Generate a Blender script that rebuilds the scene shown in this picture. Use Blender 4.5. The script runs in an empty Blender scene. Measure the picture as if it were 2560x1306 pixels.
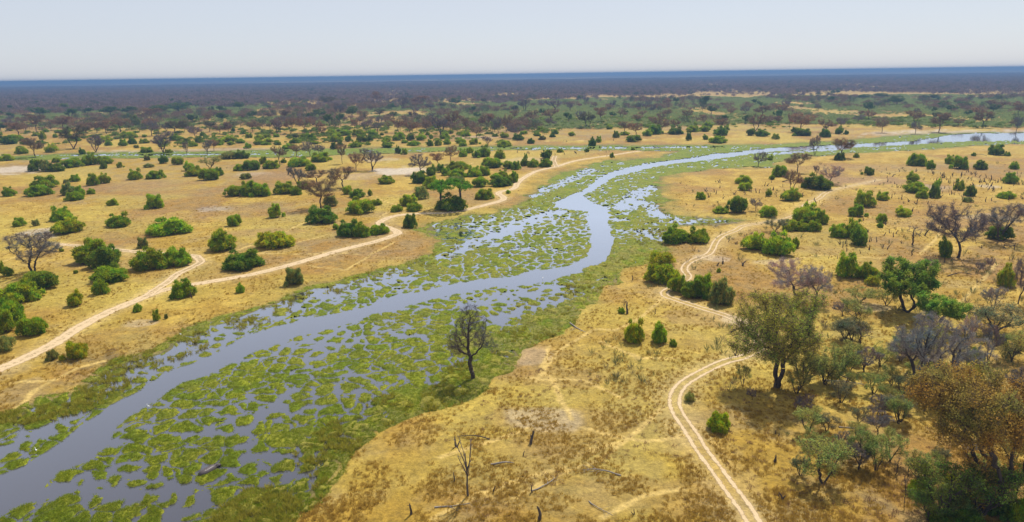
import bpy, math, random
import numpy as np
from mathutils import Matrix, Vector
random.seed(7); rng = np.random.default_rng(11)
C = bpy.context.scene.collection
sc = bpy.context.scene
# ---------------------------------------------------------------- camera
H = 55.0; FPX = 1750.0; CX = 1280.0; CY = 653.0
PITCH = math.atan(466.5/FPX); ROLL = math.atan(37/2560)
Fv = Vector((0, math.cos(PITCH), -math.sin(PITCH)))
R0 = Vector((1, 0, 0)); U0 = Vector((0, math.sin(PITCH), math.cos(PITCH)))
Rv = R0*math.cos(ROLL) - U0*math.sin(ROLL); Uv = U0*math.cos(ROLL) + R0*math.sin(ROLL)
cam = bpy.data.cameras.new('camera'); camo = bpy.data.objects.new('camera', cam); C.objects.link(camo)
M = Matrix((Rv, Uv, -Fv)).transposed().to_4x4(); M.translation = Vector((0, 0, H)); camo.matrix_world = M
cam.sensor_width = 36; cam.lens = 36*FPX/2560; cam.clip_start = 0.5; cam.clip_end = 500000
sc.camera = camo
# ---------------------------------------------------------------- sky, sun, exposure
SUN_EL = math.radians(55); SUN_AZ = math.radians(27)      # azimuth measured from +Y towards +X: beyond the plain, to the right
w = bpy.data.worlds.new("World"); sc.world = w; w.use_nodes = True
nt = w.node_tree; bg = nt.nodes['Background']
sky = nt.nodes.new('ShaderNodeTexSky'); sky.sky_type = 'NISHITA'; sky.sun_disc = False
sky.sun_elevation = SUN_EL; sky.sun_rotation = SUN_AZ; sky.altitude = 900
sky.air_density = 1.0; sky.dust_density = 1.2; sky.ozone_density = 2.0
# thin high haze whitens the sky evenly
hm = nt.nodes.new('ShaderNodeMix'); hm.data_type = 'RGBA'; hm.inputs[0].default_value = .76; hm.inputs[7].default_value = (5.35, 5.6, 6.3, 1)
tcw = nt.nodes.new('ShaderNodeTexCoord'); mpw = nt.nodes.new('ShaderNodeMapping'); mpw.inputs['Scale'].default_value = (1, 1, 5); nzw = nt.nodes.new('ShaderNodeTexNoise'); nzw.inputs['Scale'].default_value = 1.6; nzw.inputs['Detail'].default_value = 3
mrw = nt.nodes.new('ShaderNodeMapRange'); mrw.inputs[3].default_value = .66; mrw.inputs[4].default_value = .86
nt.links.new(tcw.outputs['Generated'], mpw.inputs[0]); nt.links.new(mpw.outputs[0], nzw.inputs['Vector']); nt.links.new(nzw.outputs['Fac'], mrw.inputs[0]); nt.links.new(mrw.outputs[0], hm.inputs[0])
nt.links.new(sky.outputs[0], hm.inputs[6]); nt.links.new(hm.outputs[2], bg.inputs[0]); bg.inputs[1].default_value = 0.10
sl = bpy.data.lights.new('sun', 'SUN'); sl.energy = 4.6; sl.angle = math.radians(0.53); sl.color = (1, 0.94, 0.84)
so = bpy.data.objects.new('sun', sl); C.objects.link(so)
sd = Vector((math.sin(SUN_AZ)*math.cos(SUN_EL), math.cos(SUN_AZ)*math.cos(SUN_EL), math.sin(SUN_EL)))
so.rotation_euler = sd.to_track_quat('Z', 'Y').to_euler(); so.location = sd*300
sc.view_settings.view_transform = 'Standard'; sc.view_settings.look = 'None'
sc.view_settings.gamma = 1; sc.view_settings.exposure = 0.32
sc.cycles.max_bounces = 6; sc.cycles.transparent_max_bounces = 12; sc.cycles.volume_bounces = 0
sc.cycles.volume_step_rate = 1

# ---------------------------------------------------------------- geometry helpers
aF = np.array(Fv); aR = np.array(Rv); aU = np.array(Uv)
def unproj(px, py, z=0.4):
    """photo pixel -> point on the plain at height z"""
    px = np.asarray(px, float); py = np.asarray(py, float)
    d = aF[None]*FPX + aR[None]*(np.atleast_1d(px)-CX)[:, None] - aU[None]*(np.atleast_1d(py)-CY)[:, None]
    t = (z-H)/d[:, 2]
    return d[:, :2]*t[:, None]
def ppm(x, y, z=0.4):
    return FPX/((np.array([x, y, z-H])) @ aF)
def to_px(x, y, z=0.4):
    v = np.array([x, y, z-H]); f = v @ aF
    return CX+FPX*(v @ aR)/f, CY-FPX*(v @ aU)/f
def PL(s):
    a = np.array([float(v) for v in s.replace(',', ' ').split()]).reshape(-1, 2)
    return unproj(a[:, 0], a[:, 1], 0.0)
def seg_dist(P, L, closed=False, chunk=200000):
    out = np.empty(len(P)); pts = list(L)+([L[0]] if closed else [])
    for i in range(0, len(P), chunk):
        Q = P[i:i+chunk]; best = np.full(len(Q), 1e18)
        for a, b in zip(pts[:-1], pts[1:]):
            ab = b-a; l2 = ab@ab+1e-9
            t = np.clip(((Q[:, 0]-a[0])*ab[0]+(Q[:, 1]-a[1])*ab[1])/l2, 0, 1)
            dx = Q[:, 0]-a[0]-t*ab[0]; dy = Q[:, 1]-a[1]-t*ab[1]
            np.minimum(best, dx*dx+dy*dy, out=best)
        out[i:i+chunk] = np.sqrt(best)
    return out
def inside(P, L):
    r = np.zeros(len(P), bool); n = len(L); x = P[:, 0]; y = P[:, 1]
    for i in range(n):
        x1, y1 = L[i]; x2, y2 = L[(i+1) % n]
        if y1 == y2: continue
        c = ((y1 > y) != (y2 > y)) & (x < (x2-x1)*(y-y1)/(y2-y1)+x1)
        r ^= c
    return r
def sdf(P, L):                       # positive inside
    return np.where(inside(P, L), 1, -1)*seg_dist(P, L, True)
def hsh(ix, iy, s):
    h = (ix.astype(np.int64)*374761393 + iy.astype(np.int64)*668265263 + s*1442695041) & 0xffffffff
    h = ((h ^ (h >> 13))*1274126177) & 0xffffffff
    h = ((h ^ (h >> 16))*2246822519) & 0xffffffff
    return ((h ^ (h >> 15)) & 0xffffff)/float(0xffffff)
def vnoise(x, y, s=0):
    ix = np.floor(x); iy = np.floor(y); fx = x-ix; fy = y-iy
    fx = fx*fx*(3-2*fx); fy = fy*fy*(3-2*fy)
    a = hsh(ix, iy, s); b = hsh(ix+1, iy, s); c = hsh(ix, iy+1, s); d = hsh(ix+1, iy+1, s)
    return (a*(1-fx)+b*fx)*(1-fy)+(c*(1-fx)+d*fx)*fy
def fbm(x, y, scale, oct=4, s=0):
    v = 0; amp = 1; tot = 0; f = 1/scale
    for k in range(oct):
        v = v+amp*vnoise(x*f+k*17.3, y*f-k*9.1, s+k); tot += amp; amp *= .5; f *= 2.03
    return v/tot
def worley(x, y, cell, s=0, jit=.9):
    X = x/cell; Y = y/cell; ix = np.floor(X); iy = np.floor(Y)
    f1 = np.full(x.shape, 9.); f2 = np.full(x.shape, 9.); cid = np.zeros(x.shape)
    for dx in (-1, 0, 1):
        for dy in (-1, 0, 1):
            jx = ix+dx; jy = iy+dy
            px = jx+.5+jit*(hsh(jx, jy, s)-.5); py = jy+.5+jit*(hsh(jx, jy, s+5)-.5)
            d = np.hypot(X-px, Y-py)
            m = d < f1
            f2 = np.where(m, f1, np.minimum(f2, d)); cid = np.where(m, hsh(jx, jy, s+9), cid); f1 = np.where(m, d, f1)
    return f1, f2, cid
def sm(a, b, x):
    t = np.clip((x-a)/(b-a), 0, 1); return t*t*(3-2*t)
def mesh_np(name, V, F, mats, attrs=None, smooth=True, mat_idx=None):
    """F: (n,3) or (n,4) int array"""
    V = np.asarray(V, np.float32); F = np.asarray(F, np.int32); k = F.shape[1]
    me = bpy.data.meshes.new(name)
    me.vertices.add(len(V)); me.vertices.foreach_set('co', V.ravel())
    me.loops.add(F.size); me.loops.foreach_set('vertex_index', F.ravel())
    me.polygons.add(len(F)); me.polygons.foreach_set('loop_start', np.arange(0, F.size, k, dtype=np.int32))
    try: me.polygons.foreach_set('loop_total', np.full(len(F), k, np.int32))
    except Exception: pass
    if mat_idx is not None: me.polygons.foreach_set('material_index', np.asarray(mat_idx, np.int32))
    me.polygons.foreach_set('use_smooth', np.full(len(F), smooth))
    me.update(calc_edges=True)
    for n, a in (attrs or {}).items():
        a = np.asarray(a, np.float32)
        if a.ndim == 2:
            if a.shape[1] == 3: a = np.hstack([a, np.ones((len(a), 1), np.float32)])
            at = me.attributes.new(n, 'FLOAT_COLOR', 'POINT'); at.data.foreach_set('color', a.ravel())
        else:
            at = me.attributes.new(n, 'FLOAT', 'POINT'); at.data.foreach_set('value', a)
    for m in (mats if isinstance(mats, (list, tuple)) else [mats]): me.materials.append(m)
    return me
def link(o, label=None, cat=None, group=None, kind=None, parent=None):
    C.objects.link(o)
    if parent is not None: o.parent = parent
    if label: o['label'] = label
    if cat: o['category'] = cat
    if group: o['group'] = group
    if kind: o['kind'] = kind
    return o

# ---------------------------------------------------------------- materials
def newmat(name):
    m = bpy.data.materials.new(name); m.use_nodes = True
    n = m.node_tree.nodes; l = m.node_tree.links; p = n['Principled BSDF']
    p.inputs['Specular IOR Level'].default_value = 0.15; p.inputs['Roughness'].default_value = 0.85
    return m, n, l, p
def ground_mat(name, attr='Col', bump=.35, scale=1.1, dark=.55):
    m, n, l, p = newmat(name)
    a = n.new('ShaderNodeAttribute'); a.attribute_name = attr
    tc = n.new('ShaderNodeTexCoord')
    n1 = n.new('ShaderNodeTexNoise'); n1.inputs['Scale'].default_value = scale; n1.inputs['Detail'].default_value = 9; n1.inputs['Roughness'].default_value = .72
    l.new(tc.outputs['Object'], n1.inputs['Vector'])
    r = n.new('ShaderNodeMapRange'); r.inputs[1].default_value = .3; r.inputs[2].default_value = .7; r.inputs[3].default_value = dark; r.inputs[4].default_value = 1.35
    l.new(n1.outputs['Fac'], r.inputs[0])
    mx = n.new('ShaderNodeMix'); mx.data_type = 'RGBA'; mx.blend_type = 'MULTIPLY'; mx.inputs[0].default_value = 1
    l.new(a.outputs['Color'], mx.inputs[6]); l.new(r.outputs[0], mx.inputs[7]); l.new(mx.outputs[2], p.inputs['Base Color'])
    n2 = n.new('ShaderNodeTexNoise'); n2.inputs['Scale'].default_value = scale*.22; n2.inputs['Detail'].default_value = 5; n2.inputs['Roughness'].default_value = .8
    l.new(tc.outputs['Object'], n2.inputs['Vector']); r2 = n.new('ShaderNodeMapRange'); r2.inputs[1].default_value = .36; r2.inputs[2].default_value = .62; r2.inputs[3].default_value = .76; r2.inputs[4].default_value = 1.14
    l.new(n2.outputs['Fac'], r2.inputs[0]); q_ = n.new('ShaderNodeMath'); q_.operation = 'MULTIPLY'; l.new(r.outputs[0], q_.inputs[0]); l.new(r2.outputs[0], q_.inputs[1]); l.new(q_.outputs[0], mx.inputs[7])
    b = n.new('ShaderNodeBump'); b.inputs['Strength'].default_value = .8; b.inputs['Distance'].default_value = bump
    l.new(n1.outputs['Fac'], b.inputs['Height']); l.new(b.outputs[0], p.inputs['Normal'])
    return m
def leaf_mat(name, col=None, trans=.4, var=.5, objcol=False, hue=None):
    m, n, l, p = newmat(name)
    a = n.new('ShaderNodeAttribute'); a.attribute_name = 'v'
    r = n.new('ShaderNodeMapRange'); r.inputs[3].default_value = 1-var; r.inputs[4].default_value = 1+var
    l.new(a.outputs['Fac'], r.inputs[0])
    mx = n.new('ShaderNodeMix'); mx.data_type = 'RGBA'; mx.blend_type = 'MULTIPLY'; mx.inputs[0].default_value = 1
    if objcol:
        oi = n.new('ShaderNodeObjectInfo'); tc = n.new('ShaderNodeTexCoord'); nz = n.new('ShaderNodeTexNoise'); nz.inputs['Scale'].default_value = 3.2; nz.inputs['Detail'].default_value = 2
        l.new(tc.outputs['Object'], nz.inputs['Vector']); cr_ = n.new('ShaderNodeMix'); cr_.data_type = 'RGBA'; rg = n.new('ShaderNodeMapRange'); rg.inputs[1].default_value = .35; rg.inputs[2].default_value = .65
        l.new(nz.outputs['Fac'], rg.inputs[0]); l.new(rg.outputs[0], cr_.inputs[0]); cr_.inputs[6].default_value = (1.28, 1.0, .9, 1); cr_.inputs[7].default_value = (.72, 1.0, 1.2, 1)
        m3 = n.new('ShaderNodeMix'); m3.data_type = 'RGBA'; m3.blend_type = 'MULTIPLY'; m3.inputs[0].default_value = 1
        l.new(oi.outputs['Color'], m3.inputs[6]); l.new(cr_.outputs[2], m3.inputs[7]); l.new(m3.outputs[2], mx.inputs[6])
    else: mx.inputs[6].default_value = (*col, 1)
    l.new(r.outputs[0], mx.inputs[7])
    out = mx.outputs[2]
    if hue is not None:
        a2 = n.new('ShaderNodeAttribute'); a2.attribute_name = 'u'
        m2 = n.new('ShaderNodeMix'); m2.data_type = 'RGBA'; l.new(a2.outputs['Fac'], m2.inputs[0])
        l.new(out, m2.inputs[6]); m2.inputs[7].default_value = (*hue, 1); out = m2.outputs[2]
    l.new(out, p.inputs['Base Color']); p.inputs['Roughness'].default_value = .75; p.inputs['Specular IOR Level'].default_value = .06
    t = n.new('ShaderNodeBsdfTranslucent'); l.new(out, t.inputs['Color'])
    ms = n.new('ShaderNodeMixShader'); ms.inputs[0].default_value = trans
    l.new(p.outputs[0], ms.inputs[1]); l.new(t.outputs[0], ms.inputs[2])
    l.new(ms.outputs[0], n['Material Output'].inputs['Surface'])
    return m
def plain_mat(name, col, rough=.9, nscale=3., var=.35, bump=.03):
    m, n, l, p = newmat(name)
    tc = n.new('ShaderNodeTexCoord'); n1 = n.new('ShaderNodeTexNoise'); n1.inputs['Scale'].default_value = nscale; n1.inputs['Detail'].default_value = 6
    l.new(tc.outputs['Object'], n1.inputs['Vector'])
    cr = n.new('ShaderNodeMix'); cr.data_type = 'RGBA'; l.new(n1.outputs['Fac'], cr.inputs[0])
    cr.inputs[6].default_value = tuple(c*(1-var) for c in col)+(1,); cr.inputs[7].default_value = tuple(min(1, c*(1+var)) for c in col)+(1,)
    l.new(cr.outputs[2], p.inputs['Base Color']); p.inputs['Roughness'].default_value = rough
    b = n.new('ShaderNodeBump'); b.inputs['Distance'].default_value = bump; l.new(n1.outputs['Fac'], b.inputs['Height']); l.new(b.outputs[0], p.inputs['Normal'])
    return m
M_ground = ground_mat('dry_grassland', bump=.42, scale=1.5, dark=.58)
M_weed = ground_mat('marsh_weed', bump=.3, scale=1.6, dark=.5)
M_bush = leaf_mat('bush_leaves', objcol=True, trans=.5, var=.55)
M_bark = plain_mat('grey_bark', (.075, .058, .048))
M_stem = plain_mat('bush_stem', (.10, .08, .06))
M_twig = leaf_mat('twigs', objcol=True, trans=.12, var=.35)
M_stump = plain_mat('stump_bark', (.10, .078, .062))
M_log = plain_mat('bleached_wood', (.26, .23, .20), var=.5)
M_hippo = plain_mat('hippo_hide', (.085, .07, .072), rough=.38, nscale=4)
M_egret = plain_mat('white_feathers', (.8, .8, .78), var=.05)
M_grass = leaf_mat('dry_grass_blades', (.43, .28, .05), trans=.45, var=.35, hue=(.38, .24, .045))
M_weedb = leaf_mat('weed_blades', (.20, .28, .012), trans=.35, var=.45, hue=(.30, .28, .03))
M_scrub = leaf_mat('scrub_leaves', (.28, .34, .11), trans=.35, var=.45)
M_wood = leaf_mat('woodland_twigs', (.25, .18, .15), trans=.15, var=.55, hue=(.055, .10, .04))
# water
m, n, l, p = newmat('river_water'); M_water = m
n.remove(p); df = n.new('ShaderNodeBsdfDiffuse'); df.inputs[0].default_value = (.042, .039, .048, 1)
gl = n.new('ShaderNodeBsdfGlossy'); gl.inputs['Roughness'].default_value = .06; gl.inputs['Color'].default_value = (.97, .98, 1, 1)
lw_ = n.new('ShaderNodeLayerWeight'); lw_.inputs[0].default_value = .5
pw = n.new('ShaderNodeMath'); pw.operation = 'POWER'; pw.inputs[1].default_value = 3.4; l.new(lw_.outputs['Facing'], pw.inputs[0]); pm2 = n.new('ShaderNodeMath'); pm2.operation = 'MULTIPLY'; pm2.use_clamp = True; pm2.inputs[1].default_value = 2.1; l.new(pw.outputs[0], pm2.inputs[0]); pw = pm2
ms = n.new('ShaderNodeMixShader'); l.new(pw.outputs[0], ms.inputs[0]); l.new(df.outputs[0], ms.inputs[1]); l.new(gl.outputs[0], ms.inputs[2])
l.new(ms.outputs[0], n['Material Output'].inputs['Surface'])
tc = n.new('ShaderNodeTexCoord'); n1 = n.new('ShaderNodeTexNoise'); n1.inputs['Scale'].default_value = .35; n1.inputs['Detail'].default_value = 6; n1.inputs['Roughness'].default_value = .65
l.new(tc.outputs['Object'], n1.inputs['Vector'])
b = n.new('ShaderNodeBump'); b.inputs['Strength'].default_value = .5; b.inputs['Distance'].default_value = .05
l.new(n1.outputs['Fac'], b.inputs['Height']); l.new(b.outputs[0], gl.inputs['Normal'])
# dirt track: sand in the two ruts, breaking up into the grass at its edges
def track_mat(name, rut, sig, centre):
    m, n, l, p = newmat(name)
    a = n.new('ShaderNodeAttribute'); a.attribute_name = 'off'
    def mth(op, x, y=None):
        q = n.new('ShaderNodeMath'); q.operation = op
        for i, vv in enumerate((x, y)):
            if vv is None: continue
            if isinstance(vv, (int, float)): q.inputs[i].default_value = vv
            else: l.new(vv, q.inputs[i])
        return q.outputs[0]
    ab = mth('ABSOLUTE', a.outputs['Fac']); d = mth('DIVIDE', mth('SUBTRACT', ab, rut), sig)
    g = mth('POWER', 2.718, mth('MULTIPLY', mth('MULTIPLY', d, d), -1.0))
    cen = mth('MULTIPLY', mth('LESS_THAN', ab, rut), centre)
    al = mth('MAXIMUM', g, cen)
    tc = n.new('ShaderNodeTexCoord'); n1 = n.new('ShaderNodeTexNoise'); n1.inputs['Scale'].default_value = 1.1; n1.inputs['Detail'].default_value = 7; n1.inputs['Roughness'].default_value = .7
    l.new(tc.outputs['Object'], n1.inputs['Vector'])
    f = mth('ADD', al, mth('MULTIPLY', mth('SUBTRACT', n1.outputs['Fac'], .5), 2.0))
    mr = n.new('ShaderNodeMapRange'); mr.inputs[1].default_value = .28; mr.inputs[2].default_value = .75; l.new(f, mr.inputs[0])
    cr = n.new('ShaderNodeMix'); cr.data_type = 'RGBA'; l.new(n1.outputs['Fac'], cr.inputs[0])
    cr.inputs[6].default_value = (.43, .31, .17, 1); cr.inputs[7].default_value = (.60, .46, .28, 1)
    l.new(cr.outputs[2], p.inputs['Base Color'])
    t = n.new('ShaderNodeBsdfTransparent'); ms = n.new('ShaderNodeMixShader')
    l.new(mr.outputs[0], ms.inputs[0]); l.new(t.outputs[0], ms.inputs[1]); l.new(p.outputs[0], ms.inputs[2])
    l.new(ms.outputs[0], n['Material Output'].inputs['Surface'])
    return m

# ---------------------------------------------------------------- layout of river, banks, tracks
WET = PL('''-200,1130 -60,1075 0,1050 100,1012 200,985 260,935 300,905 400,880 480,832 560,795 640,785 720,742 800,716 860,706 940,683 1015,667
1065,650 1107,632 1102,608 1075,580 1055,562 1140,547 1240,532 1280,515 1318,505 1338,486 1365,457 1405,435 1455,425 1492,410 1530,404 1630,397
1685,386 1700,379 1600,376 1280,375 1000,382 700,394 500,393 200,397 0,402 -40,398 40,392 120,388 300,382 500,380 700,374 1000,371 1280,366 1640,364.5 1920,363 2020,357 2132,351
2207,344 2295,337 2382,334 2495,331.5 2560,331.5 2900,327 2900,356 2560,360 2445,364 2345,370 2270,377 2170,381 2082,386 2020,391 1960,402 1920,418
1805,421 1730,428 1655,443 1637,460 1656,489 1666,524 1692,540 1737,547 1800,547 1827,553 1800,560 1740,562 1698,566 1666,569 1650,595 1660,620 1634,646 1585,659 1553,672
1518,704 1486,717 1486,736 1463,769 1409,807 1344,846 1293,872 1240,925 1190,965 1130,1000 1010,1040 930,1080 855,1130 805,1190 750,1250 690,1306 610,1400 530,1520 -200,1520''')
CHAN = PL('''-200,1260 0,1186 60,1162 150,1102 210,1057 270,1012 350,976 400,935 500,897 600,847 680,816 750,800 860,779 935,760 977,742 1027,732 1090,720 1140,707
1215,697 1280,690 1344,675 1408,666 1450,653 1473,627 1476,588 1473,563 1466,529 1434,527 1402,523 1383,519 1392,505 1425,489 1455,475 1473,466
1505,440 1530,430 1580,417 1655,404 1730,395 1780,386 1855,380 1920,371 2020,367 2130,361 2245,356 2295,352 2340,345 2382,337 2450,334 2560,333 2900,329
2900,346 2560,351 2470,352 2370,355 2295,361 2170,367 2032,373 1920,380 1880,385 1830,392 1755,402 1680,410 1630,420 1580,432 1542,440 1517,455 1500,467
1486,479 1457,491 1486,506 1515,518 1528,537 1520,560 1534,579 1537,595 1528,634 1515,656 1466,673 1463,682 1418,690 1373,704 1330,712 1280,717 1240,717 1165,733 1100,746
1025,763 972,778 920,791 870,811 800,831 720,851 640,881 560,921 500,946 450,962 400,1001 330,1041 285,1080 270,1120 200,1166 150,1186 90,1241 0,1300 -200,1420''')
OPEN = [(PL(s), wd) for s, wd in (
 ('290,950 330,930 420,895 520,850 620,806 700,775 800,735 900,715 1000,690', 5.0), ('736,975 695,1009 674,1034 630,1055 611,1074 618,1102 587,1136 618,1146 680,1142 800,1138', 1.2),
 ('1180,765 1280,740 1400,722', 4.0), ('1250,800 1330,770 1400,745', 2.5), ('0,1130 80,1090 180,1050', 2.5), ('-50,1240 60,1250 200,1215 330,1240', 2.0), ('400,1220 500,1260 440,1300', 2.2),
 ('1120,640 1180,610 1260,585 1340,545 1400,530', 3.5), ('1560,520 1600,480 1640,470', 5.0), ('880,800 960,830 1060,850', 1.4), ('1300,500 1400,460 1480,425', 4.0),
 ('1290,371 1440,371 1640,369 1800,368', 5.), ('150,389 300,388 420,387 640,386', 3.), ('1600,505 1640,520 1650,540', 4.0), ('1610,580 1660,600', 3.), ('1940,385 2020,378 2100,372', 5.))]
PUDDLE = PL('1748,553 1765,551.5 1800,552.5 1812,554.5 1796,556.5 1765,557')
TRACKS = [('''-120,985 -40,948 0,928 60,902 130,867 200,822 270,785 330,760 390,735 440,722 500,712 560,702 640,688 740,662 840,632 940,607 985,592 995,587 990,580 972,572
957,567 950,560 957,554 977,545 1015,539 1065,536 1115,535 1165,527 1215,515 1252,505 1260,497 1247,487 1254,481 1285,474 1297,457 1317,442 1342,430 1380,421 1400,416
1430,406 1480,397 1530,390 1580,382 1617,378''', 1.0, .75, .75, 'sandy two rut track running along the left bank'),
 ('372,742 379,734 415,711 444,689 482,670 502,658 495,647 476,642 354,634 302,629 193,618 138,613', .9, .55, .6, 'side track'),
 ('1392,420 1386,410 1384,400 1388,392', 1.2, .5, .5, 'x'),
 ('''1900,1350 1878,1308 1843,1254 1768,1153 1727,1087 1696,1039 1688,1007 1700,974 1727,949 1765,928 1812,909 1860,896 1898,872 1890,846 1868,830 1849,810 1820,794 1768,778
1720,764 1682,752 1662,744 1659,735 1680,722 1712,706 1720,694 1709,678 1714,666 1736,653 1769,640 1781,627 1791,608 1807,592 1839,579 1859,568 1910,560 1970,548 2008,530 2012,516 2045,500
2070,482 2107,472 2157,461 2197,452''', .83, .36, .10, 'x')]
TRACKS = [(PL(a), *r) for a, *r in TRACKS]
TRAILS = [PL(s) for s in ('''0,970 60,958 130,958 190,925 260,905|20,1040 60,1010 100,975 150,945|640,640 740,610 820,590|640,636 760,640 830,634 900,640|770,667 860,680 930,640 980,610|
1290,1250 1400,1190 1500,1155 1560,1110 1600,1080 1650,1030|1450,1080 1540,1100 1620,1105 1720,1095|1080,1306 1200,1240 1330,1195 1420,1170|1480,1130 1560,1110|1370,870 1360,930 1400,985 1420,1060|1480,830 1400,880 1340,960|
1100,1150 1230,1110 1320,1080|1500,1306 1600,1250 1700,1230|870,470 1000,520 950,545|502,652 580,635 700,590 760,560|2360,560 2340,600 2300,640|2490,665 2450,710 2400,760|1500,860 1600,900 1690,900|1320,950 1450,960 1560,1000|
0,660 60,640 110,600|1940,660 2050,640 2200,650|1660,745 1600,800 1540,830 1480,830|1180,410 1300,400 1420,385|1280,358 1400,353 1560,353 1700,347 1830,340''').replace('\n', '').split('|')]
PALE = [(*unproj(a, b)[0], rx, ry, k) for a, b, rx, ry, k in (
 (1010, 426, 17, 22, 1.), (980, 432, 10, 10, .7), (40, 425, 26, 26, .9), (90, 580, 7, 9, .8), (110, 592, 5, 5, .8), (300, 380, 24, 18, .6), (240, 392, 18, 10, .5), (545, 523, 9, 6, .55), (1345, 372, 10, 20, .3), (310, 903, 2.4, 1., .9), (520, 835, 2.5, 1., .7),
 (2400, 335, 80, 38, .8), (2530, 335, 60, 40, .7), (2300, 330, 60, 20, .4), (1310, 400, 16, 14, .3), (1775, 645, 6, 4, .45), (1930, 655, 9, 4, .35), (2480, 545, 10, 9, .3), (1400, 620, 1, 1, 0), (2330, 470, 8, 8, .4), (1840, 800, 3, 2.5, .5), (1360, 1045, 6, 4, .35),
 (900, 440, 12, 14, .25), (620, 436, 12, 10, .35), (950, 400, 12, 12, .4), (1180, 345, 20, 20, .35), (2470, 466, 6, 6, .5), (2180, 770, 4, 3, .4), (1330, 890, 5, 6, .3), (350, 810, 4, 3, .35), (1600, 590, 1, 1, 0), (560, 375, 50, 14, .45))]
BROWN = [(*unproj(a, b)[0], rx, ry, k) for a, b, rx, ry, k in (
 (2150, 452, 30, 16, 1.), (330, 465, 30, 20, .7), (700, 440, 36, 16, .7), (2100, 420, 60, 16, .5), (600, 520, 22, 12, .6), (950, 440, 30, 18, .6), (1750, 800, 9, 7, .6), (1400, 940, 9, 6, .4), (1500, 1060, 12, 6, .4), (1400, 1120, 10, 6, .35), (440, 540, 30, 14, .4), (660, 580, 16, 8, .6),
 (1290, 1040, 6, 4, .4), (1700, 1240, 6, 4, .4), (2440, 660, 16, 10, .5), (2300, 560, 20, 14, .5), (2050, 630, 12, 6, .4), (1560, 1230, 8, 5, .4), (960, 640, 14, 8, .3), (1290, 620, 1, 1, 0), (1010, 690, 14, 6, .25), (1330, 420, 10, 14, .4), (2230, 480, 20, 16, .3), (500, 480, 40, 10, .4))]
DARKP = [(*unproj(a, b)[0], rx, ry, k) for a, b, rx, ry, k in (
 (1775, 553, 10, 9, 1.), (1830, 553, 7, 6, .6), (310, 900, 9, 4.5, .6), (545, 522, 12, 7, .35), (660, 512, 14, 9, .3), (470, 860, 6, 4, .5), (1690, 630, 8, 4, .4), (780, 712, 8, 4, .35), (90, 590, 10, 12, .25))]

def noisy_wet(P, sd):
    amp = np.clip(P[:, 1]/110, .6, 3.2)
    return sd+(fbm(P[:, 0], P[:, 1], 9, 3, 3)-.5)*5*amp
def height(P, sd=None):
    P = np.asarray(P, float)
    if sd is None: sd = sdf(P, WET)
    s = noisy_wet(P, sd)
    h = np.where(s < 0, .06+.34*sm(0, 9, -s), .06-.42*sm(0, 3.2, s))
    return h + .12*(fbm(P[:, 0], P[:, 1], 3.5, 3, 8)-.5)*sm(0, 6, -s)
def ell(P, L, nz):
    r = np.zeros(len(P))
    for cx, cy, rx, ry, k in L:
        if k <= 0: continue
        m = (abs(P[:, 0]-cx) < 2*rx) & (abs(P[:, 1]-cy) < 2*ry)
        q = np.sqrt(((P[m, 0]-cx)/rx)**2+((P[m, 1]-cy)/ry)**2)+(nz[m]-.5)*1.6
        r[m] = np.maximum(r[m], k*(1-sm(.6, 1.15, q)))
    return r
def fan(y0, y1, rows, cols, smax, off=0.0, extra=None):
    u = np.linspace(1/y0, 1/y1, rows); ys = 1/u
    if extra is not None: ys = np.concatenate([ys, extra])
    s = np.linspace(-smax, smax, cols)
    Y, S = np.meshgrid(ys, s, indexing='ij')
    X = S*(Y+35)
    n0, n1 = Y.shape
    idx = np.arange(n0*n1).reshape(n0, n1)
    F = np.stack([idx[:-1, :-1], idx[:-1, 1:], idx[1:, 1:], idx[1:, :-1]], -1).reshape(-1, 4)
    return np.stack([X.ravel(), Y.ravel()], -1), F

# ---------------------------------------------------------------- ground
P, Fq = fan(42, 3000, 820, 900, .98, extra=np.geomspace(3300, 240000, 40))
sd_g = sdf(P, WET); near = P[:, 1] < 3000
z = height(P, sd_g)
s = -noisy_wet(P, sd_g)               # >0 on dry land
X, Y = P[:, 0], P[:, 1]
nA = fbm(X, Y, 28, 5, 21); nB = fbm(X, Y, 7, 4, 31); nC = fbm(X, Y, 90, 3, 41); nD = fbm(X, Y, 2.2, 3, 51)
def col(*c): return np.array(c)[None]
def mixc(a, b, t): return a*(1-t[:, None])+b*t[:, None]
c = mixc(col(.325, .205, .030), col(.42, .285, .052), sm(.35, .65, nB))
c = mixc(c, col(.28, .155, .036), sm(.44, .62, nA)*.8)
c = mixc(c, col(.23, .16, .065), sm(.50, .66, nD*.4+nB*.25+nA*.35)*.5)
c = mixc(c, col(.25, .175, .075), sm(.55, .68, nC)*sm(.4, .6, nB)*.6)
c = mixc(c, col(.38, .30, .055), sm(.52, .68, fbm(X, Y, 45, 3, 61))*.5)
bmask = ell(P, BROWN, nB); c = mixc(c, col(.27, .165, .075), bmask*.8)
pm = ell(P, PALE, nB); c = mixc(c, col(.50, .43, .34), pm*.85)
dm = ell(P, DARKP, nD); c = mixc(c, col(.085, .075, .055), dm*.85)
tr = np.full(len(P), 9.)
mk = Y < 900
for L in TRAILS: tr[mk] = np.minimum(tr[mk], seg_dist(P[mk]+((nB[mk]-.5)*2.5)[:, None], L))
c = mixc(c, col(.56, .40, .13), (1-sm(.2, .75, tr))*.7)
for L, ru, sg, ce, _ in TRACKS:
    td = seg_dist(P[mk], L); t = np.zeros(len(P)); t[mk] = (1-sm(1.6, 5.5, td+(nD[mk]-.5)*2))*.35
    c = mixc(c, col(.54, .40, .17), t)
amp = np.clip(Y/130, .8, 5)
gb = 1-sm(0, 1, s/(3.2*amp)+(nB-.5)*1.3)           # damp green bank
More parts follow.
